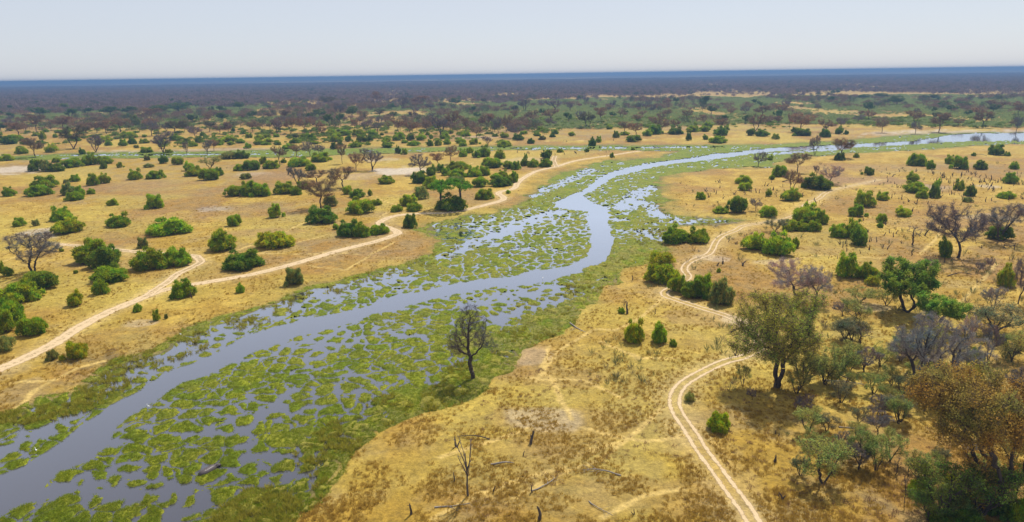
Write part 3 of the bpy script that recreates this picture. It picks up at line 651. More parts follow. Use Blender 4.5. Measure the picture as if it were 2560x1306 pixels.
ROWS = '''24 492 33 21 g
98 491 60 27 g
115 472 62 28 g
172 489 35 26 o
187 503 42 24 g
200 493 25 24 g
229 486 22 14 g
189 455 26 16 g
166 459 15 10 o
234 465 30 26 g
260 460 32 24 g
340 450 37 24 g
391 448 44 22 g
485 442 47 24 g
525 452 50 30 g
475 428 33 21 g
548 440 24 18 d
526 423 50 38 S
615 449 28 16 o
587 492 50 28 g
622 492 45 35 g
389 523 50 34 g|round bright green bush alone on the plain, pale track bend far in front of it
92 429 38 24 d
116 430 30 30 o
142 430 38 22 d
142 407 20 12 g
85 410 16 10 g
182 420 52 24 g
226 414 40 28 g
262 411 40 20 g
260 423 18 18 d
300 420 18 13 g
372 420 28 10 o
368 402 18 12 o
409 410 23 21 d
445 413 30 20 g
18 403 38 15 g
55 386 29 19 g
128 382 33 19 g
207 386 20 16 d
367 382 38 15 g
422 382 20 11 g
272 365 18 12 g
309 366 22 15 g
331 361 20 16 d
341 371 14 8 o
265 354 30 12 g
322 346 40 16 g
20 362 38 23 d
38 355 45 18 g
108 350 18 18 g
440 352 33 15 g
482 367 23 12 g
498 358 20 15 d
547 364 28 15 g
572 356 38 16 g
600 359 24 12 g
622 346 22 12 g
620 372 20 13 g
572 399 44 20 o
605 398 40 20 d
602 428 32 18 g
630 427 42 26 d
88 392 45 55 R
183 372 70 58 Y|broad olive brown tree with a dark trunk, tallest on the far left plain
240 380 42 44 B
409 382 50 58 B|large bare grey tree behind the narrow green side channel at left
519 385 24 38 B
535 377 24 32 R
467 387 15 38 B
47 340 55 36 R
92 330 45 45 R
158 325 55 36 R
242 332 38 28 R
266 335 30 36 R
302 330 55 38 R
380 340 42 42 B
438 337 46 38 Y
338 316 26 28 o
378 300 50 30 R
488 345 36 34 B
572 335 22 34 R
550 335 35 24 R
632 330 30 30 R
100 292 36 24 E
178 297 33 26 E
218 288 28 18 E
278 290 50 24 E
325 288 45 22 E
398 288 45 26 E
445 281 50 24 E
480 308 36 22 E
555 305 32 24 E
558 285 28 20 E
600 275 28 20 E
632 297 25 20 E
163 278 28 16 o
965 461 45 22 g
655 493 55 32 g
712 487 57 28 g
742 489 28 20 g
758 475 32 22 g
802 406 58 22 g
748 418 55 24 g
680 423 40 22 g
659 411 24 17 g
778 428 30 18 g
709 408 16 10 g
717 373 28 13 g
642 424 20 22 d
887 369 34 13 g
835 373 18 15 d
967 369 28 13 g
1012 359 18 9 g
1035 365 33 12 g
996 385 16 18 d
1012 387 18 14 g
1075 366 17 16 d
1095 365 20 14 g
1117 362 22 15 g
1157 366 20 11 g
1185 362 30 14 g
1260 367 38 16 g
842 355 34 20 g
872 355 20 15 g
902 355 28 17 g
922 355 22 14 d
897 342 34 18 g
932 340 30 14 g
997 352 32 18 g
1027 352 22 16 d
967 355 26 12 g
1052 352 28 16 g
865 340 36 15 g
830 340 32 16 g
775 352 34 16 g
740 359 30 12 g
648 363 26 14 g
670 357 22 11 g
732 346 32 12 o
648 350 24 12 g
1152 360 26 14 g
1112 348 26 14 g
1165 342 26 12 g
1127 335 18 10 g
1262 345 30 12 g
1195 395 32 16 g
1210 393 34 25 g
1157 393 24 18 g
1175 384 24 16 g
1250 398 28 20 g
1230 421 54 26 g
1270 423 30 20 g
1050 460 50 28 d
1080 472 44 26 g
1078 440 34 24 d
1102 432 24 18 d
1115 440 26 18 g
1145 426 52 22 g
1142 446 52 24 g
1185 443 42 24 g
1212 440 36 22 g
1200 469 48 26 g
1140 460 46 20 o
1252 468 52 24 d
1240 452 36 18 g
1257 445 30 18 g
1275 458 25 20 g
1127 524 98 72 A|flat topped bright green umbrella acacia rising from a dark bush beside the track
1127 530 78 38 d|dark bush at the foot of the flat topped umbrella acacia
1052 500 38 30 o
1022 517 48 28 g
1037 530 38 22 g
992 531 30 18 g
869 487 26 22 g
894 496 40 20 d
925 491 13 17 g
902 537 68 38 g
940 515 30 16 g
890 505 20 14 g
689 546 40 32 g
804 562 76 40 d|dense dark green bush at the foot of a bare brown tree, left plain
839 575 16 16 g
875 593 64 38 d
905 595 46 34 g
948 588 50 26 g
1026 570 34 36 D2|round dark green bush alone below the track's bend, beside the damp bank
687 625 92 46 y|broad yellow green bush on the left plain above the long sandy track
613 677 104 48 d|wide dark green bush just above the sandy track, left of the yellow green one
737 715 54 42 o|round olive bush alone between the sandy track and the river
1212 500 46 28 g
1270 485 14 10 g
828 518 40 26 o
804 523 90 76 Rl|bare light brown tree rising behind a dense dark green bush
857 470 64 58 R
745 470 48 55 B
792 458 52 36 R
890 427 42 50 R
856 410 28 52 R
930 427 52 58 B|wide bare tree with forked dark trunk left of the pale clay pan
1052 437 56 56 B
1095 417 38 36 R
1126 410 38 46 R
700 410 34 46 R
742 392 34 34 R
775 392 36 44 B
802 387 30 30 B
692 337 28 40 B
727 335 34 40 R
760 332 36 38 R
795 330 36 30 R
808 340 24 24 R
826 320 34 34 E
887 330 20 34 R
881 297 26 32 E
984 297 30 18 E
997 332 34 38 R
1030 340 46 40 R
1065 332 24 30 R
1100 340 50 50 B
1132 325 40 48 R
1166 335 24 42 R
1191 345 30 30 R
1217 325 36 44 R
1246 335 28 44 B
1265 330 30 44 R
712 300 34 28 R
1050 265 38 28 R
1007 275 28 34 B
944 262 26 34 R
847 290 30 34 B
1140 265 30 20 E
1219 365 28 26 B
822 265 40 26 Y
800 295 38 22 E
1290 425 24 22 g
1312 416 22 18 d
1334 419 30 20 g
1365 419 36 22 g
1365 398 27 19 d
1371 386 18 12 g
1287 457 22 26 g
1314 398 11 12 g
1530 395 13 12 g
1400 382 16 11 g
1467 381 13 11 g
1582 375 10 8 g
1480 365 20 20 d
1497 357 16 14 g
1295 352 30 15 d
1342 341 20 10 g
1429 341 19 11 g
1540 345 16 17 g
1524 324 20 11 g
1584 356 38 18 d
1562 339 28 10 g
1619 341 26 14 g
1637 337 38 24 d
1690 337 40 17 d
1732 331 34 17 g
1762 330 32 15 g
1770 319 26 13 g
1739 314 13 8 g
1800 340 36 20 d
1815 327 18 10 g
1795 359 46 16 g
1764 350 18 12 g
1722 352 15 20 d
1877 340 24 18 d
1905 342 36 16 d
1860 461 44 19 g
1862 478 33 22 g
1590 342 46 36 R
1562 333 34 32 R
1652 333 46 40 R
1690 324 30 26 R
1805 325 36 32 R
1888 328 48 42 R
1896 416 36 42 B|small bare dark tree standing in the green marsh beside the far channel
1290 346 46 42 B
1470 320 46 40 Y
1502 307 34 40 R
1375 305 40 34 R
1327 307 34 32 R
1287 302 24 26 R
1615 278 28 30 B
1531 272 16 24 B
1595 277 18 24 B
1632 285 14 28 B
1466 260 14 20 B
1312 280 32 34 B
1387 277 50 28 B
1425 280 18 26 B
1531 295 18 16 E
1555 297 28 22 R
1670 295 24 24 R
1716 302 30 28 R
1720 310 14 10 d
1690 260 16 18 E
1760 272 34 32 E
1667 267 24 22 R
1806 267 18 12 R
1890 264 22 16 E
1905 295 38 34 R
1452 252 18 14 E
1974 322 12 40 R
2000 330 56 50 R|pair of full russet crowns above a dark bush, north of the far channel
2065 332 44 34 R
2100 320 34 30 B
2102 396 56 56 R|russet tree over a dark round bush on the near bank of the far channel
2037 387 30 54 B|slim bare pale tree on the near bank of the far channel
2205 332 30 36 R
2288 335 26 34 B
2290 310 44 34 R
2347 331 44 52 R
2457 320 40 46 R
2540 330 26 44 B
2545 290 44 34 R
2045 280 18 26 B
1955 290 36 30 R
2170 282 24 28 E
2242 265 38 26 E
2360 270 30 18 E
2378 282 28 20 E
2407 272 30 18 E
2482 282 30 22 E
2500 275 46 26 R
2157 250 28 14 E
2202 248 34 16 E
2320 252 50 16 E
2087 238 24 14 E
1993 432 50 55 R
2075 460 52 52 Bp|bare pinkish tree with a forked trunk at the right end of a long dark bush
2041 440 16 28 B
1981 482 50 56 R
2005 341 50 18 d
1986 331 18 12 d
2062 344 26 20 d
2096 336 24 17 d
2115 337 13 10 d
1939 349 20 12 g
2099 402 25 20 d
2490 389 42 24 d|large dark bush near the right edge just below the far channel
2517 391 16 10 d
2434 391 12 8 g
2292 416 44 30 g
2325 424 24 20 g
2375 411 28 20 g
2400 424 44 30 g
2449 425 33 20 d
2535 424 22 17 g
2171 439 30 19 d
1950 443 38 28 g
1930 450 16 12 g
2045 476 78 36 d|long dark green bush under a bare pinkish tree on the right plain
1976 504 50 30 g
1921 492 16 18 g
1921 545 48 30 g
2159 519 52 36 g
2206 502 35 20 g
2140 543 46 28 g
2259 543 48 23 y|low yellow green dome bush alone on the right plain
2282 455 34 22 g
2285 484 60 30 g
2305 497 30 20 g
2335 496 24 34 d
2342 470 20 20 g
2396 477 26 24 g
2425 492 28 28 d
2525 460 34 24 g
2515 498 40 18 g
2417 507 26 12 o
2204 558 28 24 g
2200 570 16 14 g
2010 558 80 44 g
2052 562 34 30 g
1975 579 40 26 g
2005 580 42 24 g
2034 580 34 28 g
1937 580 52 40 Sg
2095 596 48 32 g
2135 597 50 42 g
2147 616 52 46 d
1885 628 66 42 g
1938 643 84 54 g|big rounded green bush in front of a darker one, right of the rutted track
1988 622 22 28 g
2115 698 58 56 g|tall round bright green bush standing alone, left of the green cluster at right
2168 702 55 40 g
2183 716 38 24 y
2266 780 125 128 T|tallest bright green leafy tree on the right, dark stems and shade under it
2345 822 100 86 T
2140 815 78 70 S
2150 757 76 46 S
2217 765 50 40 S
2105 790 44 42 B
2305 985 215 200 K|huge bare grey tree with a dense haze of twigs, lower right
2390 957 84 140 D
2490 838 130 75 So|low leaning grey green tree near the right edge
2529 905 76 80 S
2545 760 62 132 B|tall bare tree cut by the right edge of the picture
2515 720 42 52 y
2446 680 28 28 B
2475 675 25 36 B
2437 912 40 38 g
2428 966 42 50 y
2395 645 140 146 Bd|large dark bare tree with a double trunk on the right plain
2500 603 106 98 B|dense bare brown tree rising over a dark bush at the right edge
2497 602 60 38 d
2362 645 40 46 d
1985 755 125 112 Bp
2040 757 84 102 Bp
2281 613 48 50 D
2300 700 50 54 B
2192 1042 60 60 B
2420 860 50 80 Bp
2470 900 50 90 B
1560 780 16 34 D
2480 780 50 70 Bp
1940 970 205 235 Yb|tall olive green tree with straight dark trunk right of the rutted track
2058 1209 115 106 S
2148 1167 66 92 S
2189 1180 62 98 S
2195 1085 66 64 B
2246 1060 62 84 S
2425 1290 330 345 H|giant rust brown tree filling the lower right corner
2320 1300 100 70 Sd
2300 1250 60 50 g
2350 1262 70 60 S
2395 1306 90 70 o
2440 1275 80 62 g
2385 1240 60 50 y
2500 1300 90 70 d
2470 1245 70 60 S
2420 1340 90 60 d
2540 1320 70 70 g
2350 1330 80 50 d
2540 1250 80 80 S
2330 1182 52 52 S
2270 1192 34 60 D
2291 1208 34 66 D
2240 1190 26 50 D
2260 1262 26 90 D
2060 955 66 74 S
2110 975 60 56 S
2160 930 66 60 B
2185 985 60 54 S
2225 965 60 50 S
1990 985 60 60 S
2130 905 50 46 So
2250 905 60 50 Sg
2465 1000 60 60 B
2540 985 60 70 B
2150 865 44 50 D
2220 1010 46 50 S
1855 965 36 56 S
2080 962 92 110 S
2002 968 80 100 S
2130 850 70 60 So
2345 1290 140 135 Sd
2450 1296 140 130 Sd
2535 1270 120 120 Sd
2300 1215 80 80 S
2003 1035 50 51 B
2251 1056 71 68 Sg
2000 1189 54 59 So
2118 1143 45 38 Sg
2113 855 66 56 Sg
2427 942 59 66 So
2348 1163 51 55 So
2529 896 50 41 So
2146 1063 47 46 So
2125 929 49 55 S
2451 1187 62 53 S
2529 1158 58 60 S
2289 1186 46 39 So
2128 901 47 50 S
2070 1150 73 72 S
2265 861 44 41 Sg
2021 1085 73 67 S
2104 1007 56 57 Sg
2324 885 73 79 S
2143 1095 45 41 S
2208 1036 36 34 Sg
2257 895 60 55 S
2322 970 63 67 S
2285 952 59 51 S
2103 1113 37 37 B
2068 1081 61 51 Sg
2063 963 68 65 S
2026 1118 37 42 S
2415 1135 43 39 B
2257 993 56 61 So
2145 1173 71 63 B
2224 1152 69 76 S
2201 917 70 66 S
2311 1028 52 58 Sg
1880 1000 26 34 B
2020 960 40 60 S
85 683 117 102 B|large bare brown tree rising behind a dark bush near the left edge
105 727 92 50 d
55 760 96 58 g
30 815 70 64 g
15 835 62 55 g
84 844 66 50 g|rounded dark bush lowest but one of the cluster at the left edge
15 882 50 42 o
195 902 64 44 y|bushy yellow green shrub below the sandy track at lower left
133 903 30 28 o|small thin olive shrub just left of the yellow green one below the track
189 768 46 38 y
346 781 24 22 g
392 803 20 26 g
416 798 9 14 o
460 747 58 42 g|green bush with a grey stump in it where two sandy tracks join
431 750 16 16 g
601 734 22 22 g
235 660 98 56 g|large dome bush, rear one of two overlapping on the left plain
268 674 86 54 d|dark dome bush, front one of two overlapping on the left plain
275 710 96 42 g
254 738 40 36 g
383 678 94 52 g|big green bush inside the bend of the side track
447 668 66 42 g
555 630 70 46 g
358 622 30 26 o
427 590 108 40 g|long low green bush, widest on the middle of the left plain
300 569 62 32 g
172 586 76 38 g
154 554 54 32 g
50 567 30 20 g
90 566 18 16 o
20 692 28 24 g
3 683 20 30 g
155 630 12 10 g
587 567 36 30 g
283 515 30 16 g
190 685 12 10 g
1690 612 72 42 g|wide bright green bush close to the right bank of the wide marsh
1743 611 60 36 g
1655 668 70 38 y
1653 714 86 54 g|big vivid green dome bush inside the bend of the rutted track
1697 735 54 46 g
1735 750 66 50 d
1757 747 62 52 g
1801 766 64 58 o|rounded olive bush at the end of the row beside the rutted track
1587 860 56 54 y|bright yellow green shrub standing on the dry bank, left of a smaller one
1646 862 40 46 g|smaller green shrub beside the bright yellow green one on the dry bank
1682 868 20 20 g
1553 785 20 16 g
1843 535 56 44 d|tall dark green dome bush above the small puddle
1800 535 42 16 g
1889 528 32 36 B
1751 500 24 20 g
1797 682 12 12 g
1797 1085 58 48 g|small bright green bush alone right of the foreground ruts
1723 1008 26 26 o
1180 945 118 192 L|lone dead tree with bare black branches standing on the river's edge
1170 1240 52 142 V|thin pale dead sapling with forked bare stems in the foreground
1925 400 18 14 g
700 330 22 12 E
1350 330 20 12 g
2140 395 16 10 g
2010 470 18 12 g
1560 470 1 1 x'''
# ---------------------------------------------------------------- placing the traced plants
TONE = {'g': (.28, .37, .014), 'd': (.17, .25, .018), 'o': (.25, .28, .06), 'y': (.40, .42, .014), 'dk': (.12, .18, .02)}
WORDT = {'g': 'green', 'd': 'dark green', 'o': 'olive', 'y': 'yellow green', 'dk': 'dark green'}
things = []          # (root, px, py, kind words, category, label or None)
def jit_col(c, a=.18):
    f = random.uniform(1-a, 1+a); h = random.uniform(-.12, .12)
    return (c[0]*f*(1+h), c[1]*f, c[2]*f, 1)
def place(root_name, meshes, loc, scale, rz, colr, tilt=0):
    """meshes: {part: mesh}; several parts hang under an Empty, a single mesh is the thing itself"""
    if len(meshes) == 1:
        (pn, me_), = meshes.items(); o = bpy.data.objects.new(root_name, me_); o.color = colr; C.objects.link(o)
    else:
        o = bpy.data.objects.new(root_name, None); o.empty_display_size = .5; C.objects.link(o)
        for pn, me_ in meshes.items():
            ch = bpy.data.objects.new(pn, me_); ch.color = colr; C.objects.link(ch); ch.parent = o
    o.location = loc; o.scale = scale; o.rotation_euler = (tilt, 0, rz)
    return o
def put_row(x, y, w_, h_, t, label=None):
    isbush = t in TONE or t == 'D2'
    xy = unproj(x, y)[0]; s_ = ppm(*xy); dep = math.atan2(H-.4, math.hypot(*xy)); Wm = w_/s_
    if isbush:
        rr = Wm/2; depr = min(rr, h_/s_*1.4+.3)
        dirv = xy/np.hypot(*xy); cen = xy+dirv*depr*.8
        s2 = ppm(*cen); rr = w_/2/s2; sy = min(rr, max(depr, rr*.55))
        A_ = h_/s2-.8*sy*math.sin(dep); hm = max(.5*rr, math.sqrt(max(A_**2-(.85*sy*math.sin(dep))**2, 0))/math.cos(dep))
        tt = 'd' if t == 'D2' else t
        src = random.choice(BUSH if (t != 'y' and t != 'o' or random.random() < .5) else LOOSE)
        rz = random.uniform(0, 6.28) if sy > rr*.85 else math.atan2(-cen[0], cen[1])+random.choice([0, math.pi])+random.uniform(-.15, .15)
        loc = (cen[0], cen[1], float(height(cen[None])[0])-.05)
        msh = {'foliage': src['fol'], 'stems': src['stem']} if s2 > 5.5 else {'bush': src['one']}
        o = place('bush', msh, loc, (rr*1.03, sy*1.03, hm), rz, jit_col(TONE[tt]))
        size = 'small' if 2*rr < 4.2 else ('mid-sized' if 2*rr < 8 else 'wide')
        things.append((o, x, y, f"{size} {WORDT[tt]} bush", 'bush', label, 'green bushes dotted over the plain'))
        return
    base = {'Rl': 'R', 'Bp': 'B', 'Bd': 'B', 'Yb': 'Y', 'Sg': 'S', 'So': 'S', 'Sd': 'S'}.get(t, t)
    key = base
    if key == 'Y' and t != 'Yb': key = 'R'
    src = random.choice(TREE[key]); hm = h_/s_/max(.7, math.cos(dep))*.98; rr = w_/2/s_
    colr = {'B': (.18, .15, .13), 'Bp': (.33, .26, .22), 'Bd': (.13, .105, .10), 'R': (.27, .17, .08), 'Rl': (.24, .145, .065), 'E': (.09, .145, .022), 'A': (.14, .27, .012), 'T': (.22, .31, .03),
            'Y': (.10, .095, .03), 'Yb': (.32, .33, .04), 'S': (.33, .36, .08), 'Sg': (.18, .19, .09), 'So': (.17, .19, .08), 'Sd': (.17, .23, .03), 'K': (.27, .23, .205), 'H': (.30, .22, .045), 'L': (.12, .10, .092), 'V': (.2, .17, .15), 'D': (.16, .13, .11)}[t]
    sxy = rr/src['w']
    big_ = s_ > 3.2 or h_ > 48
    msh = {'trunk': src['trunk'], 'crown': src['crown']} if big_ else {'tree': src['one']}
    loc = (xy[0], xy[1], float(height(xy[None])[0])-.1)
    nm, cat_, words = {'B': ('bare_tree', 'bare tree', 'bare grey tree'), 'R': ('russet_tree', 'tree', 'russet brown tree'), 'E': ('evergreen_tree', 'tree', 'dark evergreen tree'), 'A': ('acacia_tree', 'tree', ''), 'T': ('leafy_tree', 'tree', 'bright green leafy tree'),
        'Y': ('olive_tree', 'tree', 'olive brown tree'), 'S': ('shrub', 'shrub', 'thin leaved pale green shrub'), 'K': ('bare_tree', 'bare tree', ''), 'H': ('rust_brown_tree', 'tree', ''), 'L': ('dead_tree', 'dead tree', ''), 'D': ('dead_sapling', 'dead tree', 'dead sapling'), 'V': ('dead_sapling', 'dead tree', '')}[base]
    if nm == 'olive_tree': nm = 'broad_tree'
    o = place(nm, msh, loc, (sxy, sxy, hm), random.uniform(0, 6.28), jit_col(colr, .12))
    hw = 'short' if hm < 6 else ('tall' if hm > 12 else 'medium')
    things.append((o, x, y, f"{hw} {words}", cat_, label, {'tree': 'leafy trees scattered over the plain', 'bare tree': 'bare trees scattered over the plain', 'shrub': 'thin pale shrubs in the right thicket', 'dead tree': 'dead saplings'}.get(cat_)))
for line in ROWS.split('\n'):
    a, _, lab = line.partition('|'); a = a.split()
    if a[4] == 'x': continue
    put_row(*[float(v) for v in a[:4]], a[4], lab or None)
# further trees of the middle distance
rr_ = random.Random(5)
occ = [(t_[1], t_[2]) for t_ in things]
def clear(x, y, dx, dy): return all(abs(a-x) > dx or abs(b-y) > dy for a, b in occ)
extra = 0
for k in range(4000):
    if extra > 150: break
    x = rr_.uniform(0, 2560); y = rr_.uniform(252, 335)
    lim = 318 if x > 1400 else 338
    if y > lim or not clear(x, y, 22, 9): continue
    dens = .9 if x < 1400 else .55
    if rr_.random() > dens: continue
    t = rr_.choices(['R', 'B', 'E', 'Y'], [4, 2.4, 3 if y < 300 else 1, 1])[0]
    s_ = ppm(*unproj(x, y)[0]); h_ = rr_.uniform(7, 13)*s_
    put_row(x, y, h_*rr_.uniform(.9, 1.35), h_, t); occ.append((x, y)); extra += 1
for k in range(3000):
    if extra > 215: break
    x = rr_.uniform(0, 1400); y = rr_.uniform(322, 366)
    if not clear(x, y, 18, 6): continue
    s_ = ppm(*unproj(x, y)[0]); put_row(x, y, rr_.uniform(4, 9)*s_, rr_.uniform(2.2, 4)*s_, rr_.choice('ggdo')); occ.append((x, y)); extra += 1

# ---------------------------------------------------------------- stumps, logs
def put_stump(x, y, hpx, label=None, grp='dead stumps on the plain', lab2=None):
    xy = unproj(x, y)[0]; s_ = ppm(*xy); hm = hpx/s_*1.05
    o = bpy.data.objects.new('dead_stump', random.choice(STUMP)); C.objects.link(o)
    o.location = (xy[0], xy[1], float(height(xy[None])[0])); o.scale = (hm*random.uniform(.8, 1.1),)*2+(hm,); o.rotation_euler = (random.uniform(-.15, .15), random.uniform(-.15, .15), random.uniform(0, 6.28))
    if lab2: o['label'] = lab2; o['category'] = 'stump'; o['group'] = grp
    else: things.append((o, x, y, 'dark dead stump', 'stump', label, grp))
for x, y, h_, lab in ((1327, 1110, 38, 'forked dark dead stump standing in the foreground, two prongs up'), (1140, 1118, 30, None), (1136, 1203, 24, None), (1233, 1230, 22, None), (1330, 1232, 24, None), (1028, 1286, 36, None), (1348, 1300, 44, 'clump of dark dead stems at the bottom edge'),
    (1585, 1286, 18, None), (1954, 1249, 32, 'stout upright dark stump right of the foreground ruts'), (1936, 1156, 24, None), (1946, 1090, 12, None), (1938, 1085, 14, None), (1568, 785, 30, None), (1638, 785, 14, None), (1582, 700, 14, None),
    (1856, 665, 18, None), (1806, 660, 16, None), (1793, 665, 14, None), (1840, 612, 12, None), (1822, 605, 12, None), (1840, 890, 20, None), (480, 745, 20, 'pale grey stump leaning in the green bush by the track fork'), (1308, 1140, 14, None), (2107, 618, 16, None), (2113, 610, 14, None),
    (2192, 605, 14, None), (2207, 622, 14, None), (2218, 624, 16, None), (2152, 634, 12, None), (2172, 625, 12, None), (2224, 583, 12, None), (2240, 585, 12, None), (2312, 590, 22, None), (2452, 620, 12, None), (2510, 620, 14, None), (2535, 625, 14, None)):
    put_stump(x, y, h_, lab)
cnt = 0
for (x0, x1, y0, y1, n_, lab2, grp) in ((2330, 2560, 428, 505, 130, 'one of the jagged dark stumps crowded on the far right of the plain', 'crowded stumps on the far right'),
        (2180, 2400, 425, 520, 40, 'one of the thin dark stumps among bushes left of the crowded stumps', 'stumps left of the crowded ones'),
        (1650, 2060, 455, 520, 60, 'one of the short dark stumps on the grass beyond the puddle', 'stumps beyond the puddle'), (2060, 2560, 530, 660, 45, 'one of the short dark stumps around the large dark bare tree', 'stumps around the large bare tree'),
        (100, 640, 415, 450, 14, 'one of the small dark stumps in front of the narrow side channel', 'stumps in front of the side channel'), (1290, 1560, 350, 396, 26, 'one of the dark stumps between the side channel and the upper track', 'stumps near the upper track')):
    k = 0
    while k < n_:
        x = random.uniform(x0, x1); y = random.uniform(y0, y1)
        q = unproj(x, y)
        if fbm(q[:, 0], q[:, 1], 14, 2, 123)[0] < .45 or sdf(q, WET)[0] > -6: continue
        s_ = ppm(*q[0]); put_stump(x, y, random.uniform(.7, 2.4)*s_, None, grp, lab2); k += 1
for i, (x, y, L_, rz, li, lab) in enumerate(((1256, 1167, 4.0, -.25, 0, 'arched grey fallen log in the foreground'), (1505, 1180, 6.5, 2.7, 1, 'bleached fallen branch with forked arms in the foreground'), (1448, 818, 8.0, -1.0, 2, 'long pale fallen trunk beside the green bank'), (1185, 1095, 6.0, 2.9, 3, 'dark fallen branches behind the thin dead sapling'),
     (1495, 1275, 5.0, -1.1, 4, 'pale fallen branch at the bottom edge'), (1370, 1215, 6, .5, 4, 'thin pale fallen branch lying behind the bottom stems'), (1130, 1262, 5.5, .3, 2, 'grey fallen log left of the thin sapling base'), (2050, 945, 8, .3, 3, 'tangle of fallen dark branches behind the tall olive tree'), (2110, 960, 8, -.4, 1, 'grey fallen limbs right of the tall olive tree'),
     (2400, 690, 9, .1, 3, 'fallen dark limbs below the large dark bare tree'), (2130, 1068, 5, .05, 2, 'straight grey log lying left of the thicket'), (1985, 455, 14, 0, 3, 'fallen dead tree left of the long dark bush'), (2450, 388, 10, 2, 1, 'fallen dead tree left of the large dark bush near the right edge'), (1660, 866, 3, .4, 3, 'small fallen branch in front of the two shrubs on the dry bank'), (2100, 945, 7, 2.2, 3, 'heap of dead branches in the thicket right of the olive tree'))):
    xy = unproj(x, y)[0]; o = bpy.data.objects.new('fallen_log' if li in (0, 2) else 'fallen_branch', LOGS[li]); L__ = L_
    o.location = (xy[0], xy[1], float(height(xy[None])[0])); o.scale = (L__*.85,)*3; o.rotation_euler = (0, 0, rz); link(o, lab, 'log' if li in (0, 2) else 'branch')

# ---------------------------------------------------------------- hippo and egrets
def loft(sections, n=20):
    V = []; F = []
    for (x, zc, ry, rz_) in sections:
        for k in range(n):
            a = k/n*2*math.pi; V.append((x, ry*math.cos(a), zc+rz_*math.sin(a)))
    m_ = len(sections)
    for i in range(m_-1):
        for k in range(n): F.append((i*n+k, i*n+(k+1) % n, (i+1)*n+(k+1) % n, (i+1)*n+k))
    V.append((sections[0][0], 0, sections[0][1])); V.append((sections[-1][0], 0, sections[-1][1]))
    for k in range(n): F.append((len(V)-2, (k+1) % n, k)); F.append((len(V)-1, (m_-1)*n+k, (m_-1)*n+(k+1) % n))
    return V, F
import bmesh
V, F = loft([(-1.62, .62, .10, .12), (-1.55, .60, .35, .38), (-1.30, .56, .60, .60), (-.8, .54, .72, .68), (-.2, .52, .76, .70), (.45, .54, .72, .68), (.95, .60, .60, .60), (1.22, .66, .44, .46), (1.40, .70, .36, .36), (1.60, .70, .34, .33), (1.80, .66, .30, .26), (2.00, .60, .30, .22), (2.18, .56, .33, .22), (2.30, .55, .28, .18), (2.36, .54, .12, .08)])
me = bpy.data.meshes.new('hippo')
bm = bmesh.new(); vs = [bm.verts.new(v_) for v_ in V]
for f_ in F: bm.faces.new([vs[i] for i in f_])
def ball(x, y, z_, r_, s_=(1, 1, 1)):
    bmesh.ops.create_icosphere(bm, subdivisions=2, radius=r_, matrix=Matrix.Translation((x, y, z_)) @ Matrix.Diagonal((*s_, 1)))
for sgn in (-1, 1):
    ball(1.42, .27*sgn, 1.04, .09, (.6, 1, 1.2)); ball(1.72, .21*sgn, .92, .075); ball(2.22, .16*sgn, .76, .06)      # ears, eyes, nostrils
    for xx in (-1.15, .85):
        bmesh.ops.create_cone(bm, segments=12, radius1=.20, radius2=.27, depth=.9, cap_ends=True, matrix=Matrix.Translation((xx, .42*sgn, .05)))
bmesh.ops.create_cone(bm, segments=8, radius1=.05, radius2=.02, depth=.35, cap_ends=True, matrix=Matrix.Translation((-1.66, 0, .55)) @ Matrix.Rotation(-.5, 4, 'Y'))
for f_ in bm.faces: f_.smooth = True
bm.to_mesh(me); bm.free(); me.materials.append(M_hippo)
hp = unproj([506, 535], [1189, 1173], 0); hc = hp.mean(0)
hip = bpy.data.objects.new('hippo', me); hip.location = (hc[0], hc[1], -.32); hip.rotation_euler = (0, 0, math.atan2(*(hp[1]-hp[0])[::-1])); hip.scale = (.9, .9, .9)
link(hip, 'dark grey hippo standing in shallow water among the weed mats', 'hippo')
bm = bmesh.new()
ball(0, 0, .45, .16, (1.6, .8, .9)); ball(.3, 0, .82, .05, (1.3, 1, 1))
bmesh.ops.create_cone(bm, segments=8, radius1=.05, radius2=.03, depth=.36, cap_ends=True, matrix=Matrix.Translation((.24, 0, .66)) @ Matrix.Rotation(.25, 4, 'Y'))
bmesh.ops.create_cone(bm, segments=6, radius1=.02, radius2=.003, depth=.14, cap_ends=True, matrix=Matrix.Translation((.42, 0, .82)) @ Matrix.Rotation(math.pi/2, 4, 'Y'))
for sgn in (-1, 1): bmesh.ops.create_cone(bm, segments=6, radius1=.012, radius2=.012, depth=.36, cap_ends=True, matrix=Matrix.Translation((0, .05*sgn, .18)))
me = bpy.data.meshes.new('egret'); bm.to_mesh(me); bm.free(); me.materials.append(M_egret)
for x, y, lab in ((1357, 698, 'white egret in the open channel near its right bend'), (452, 840, 'white egret on the dark left bank above the water'), (372, 1020, 'white egret at the right edge of the open channel, lower left'), (91, 1130, 'white egret at the left edge of the open channel, lower left')):
    xy = unproj(x, y, 0)[0]; o = bpy.data.objects.new('egret', me); o.location = (xy[0], xy[1], max(.0, float(height(xy[None])[0]))-.1); o.rotation_euler = (0, 0, random.uniform(0, 6)); o.scale = (.9,)*3
    link(o, lab, 'bird', group='white egrets along the river')

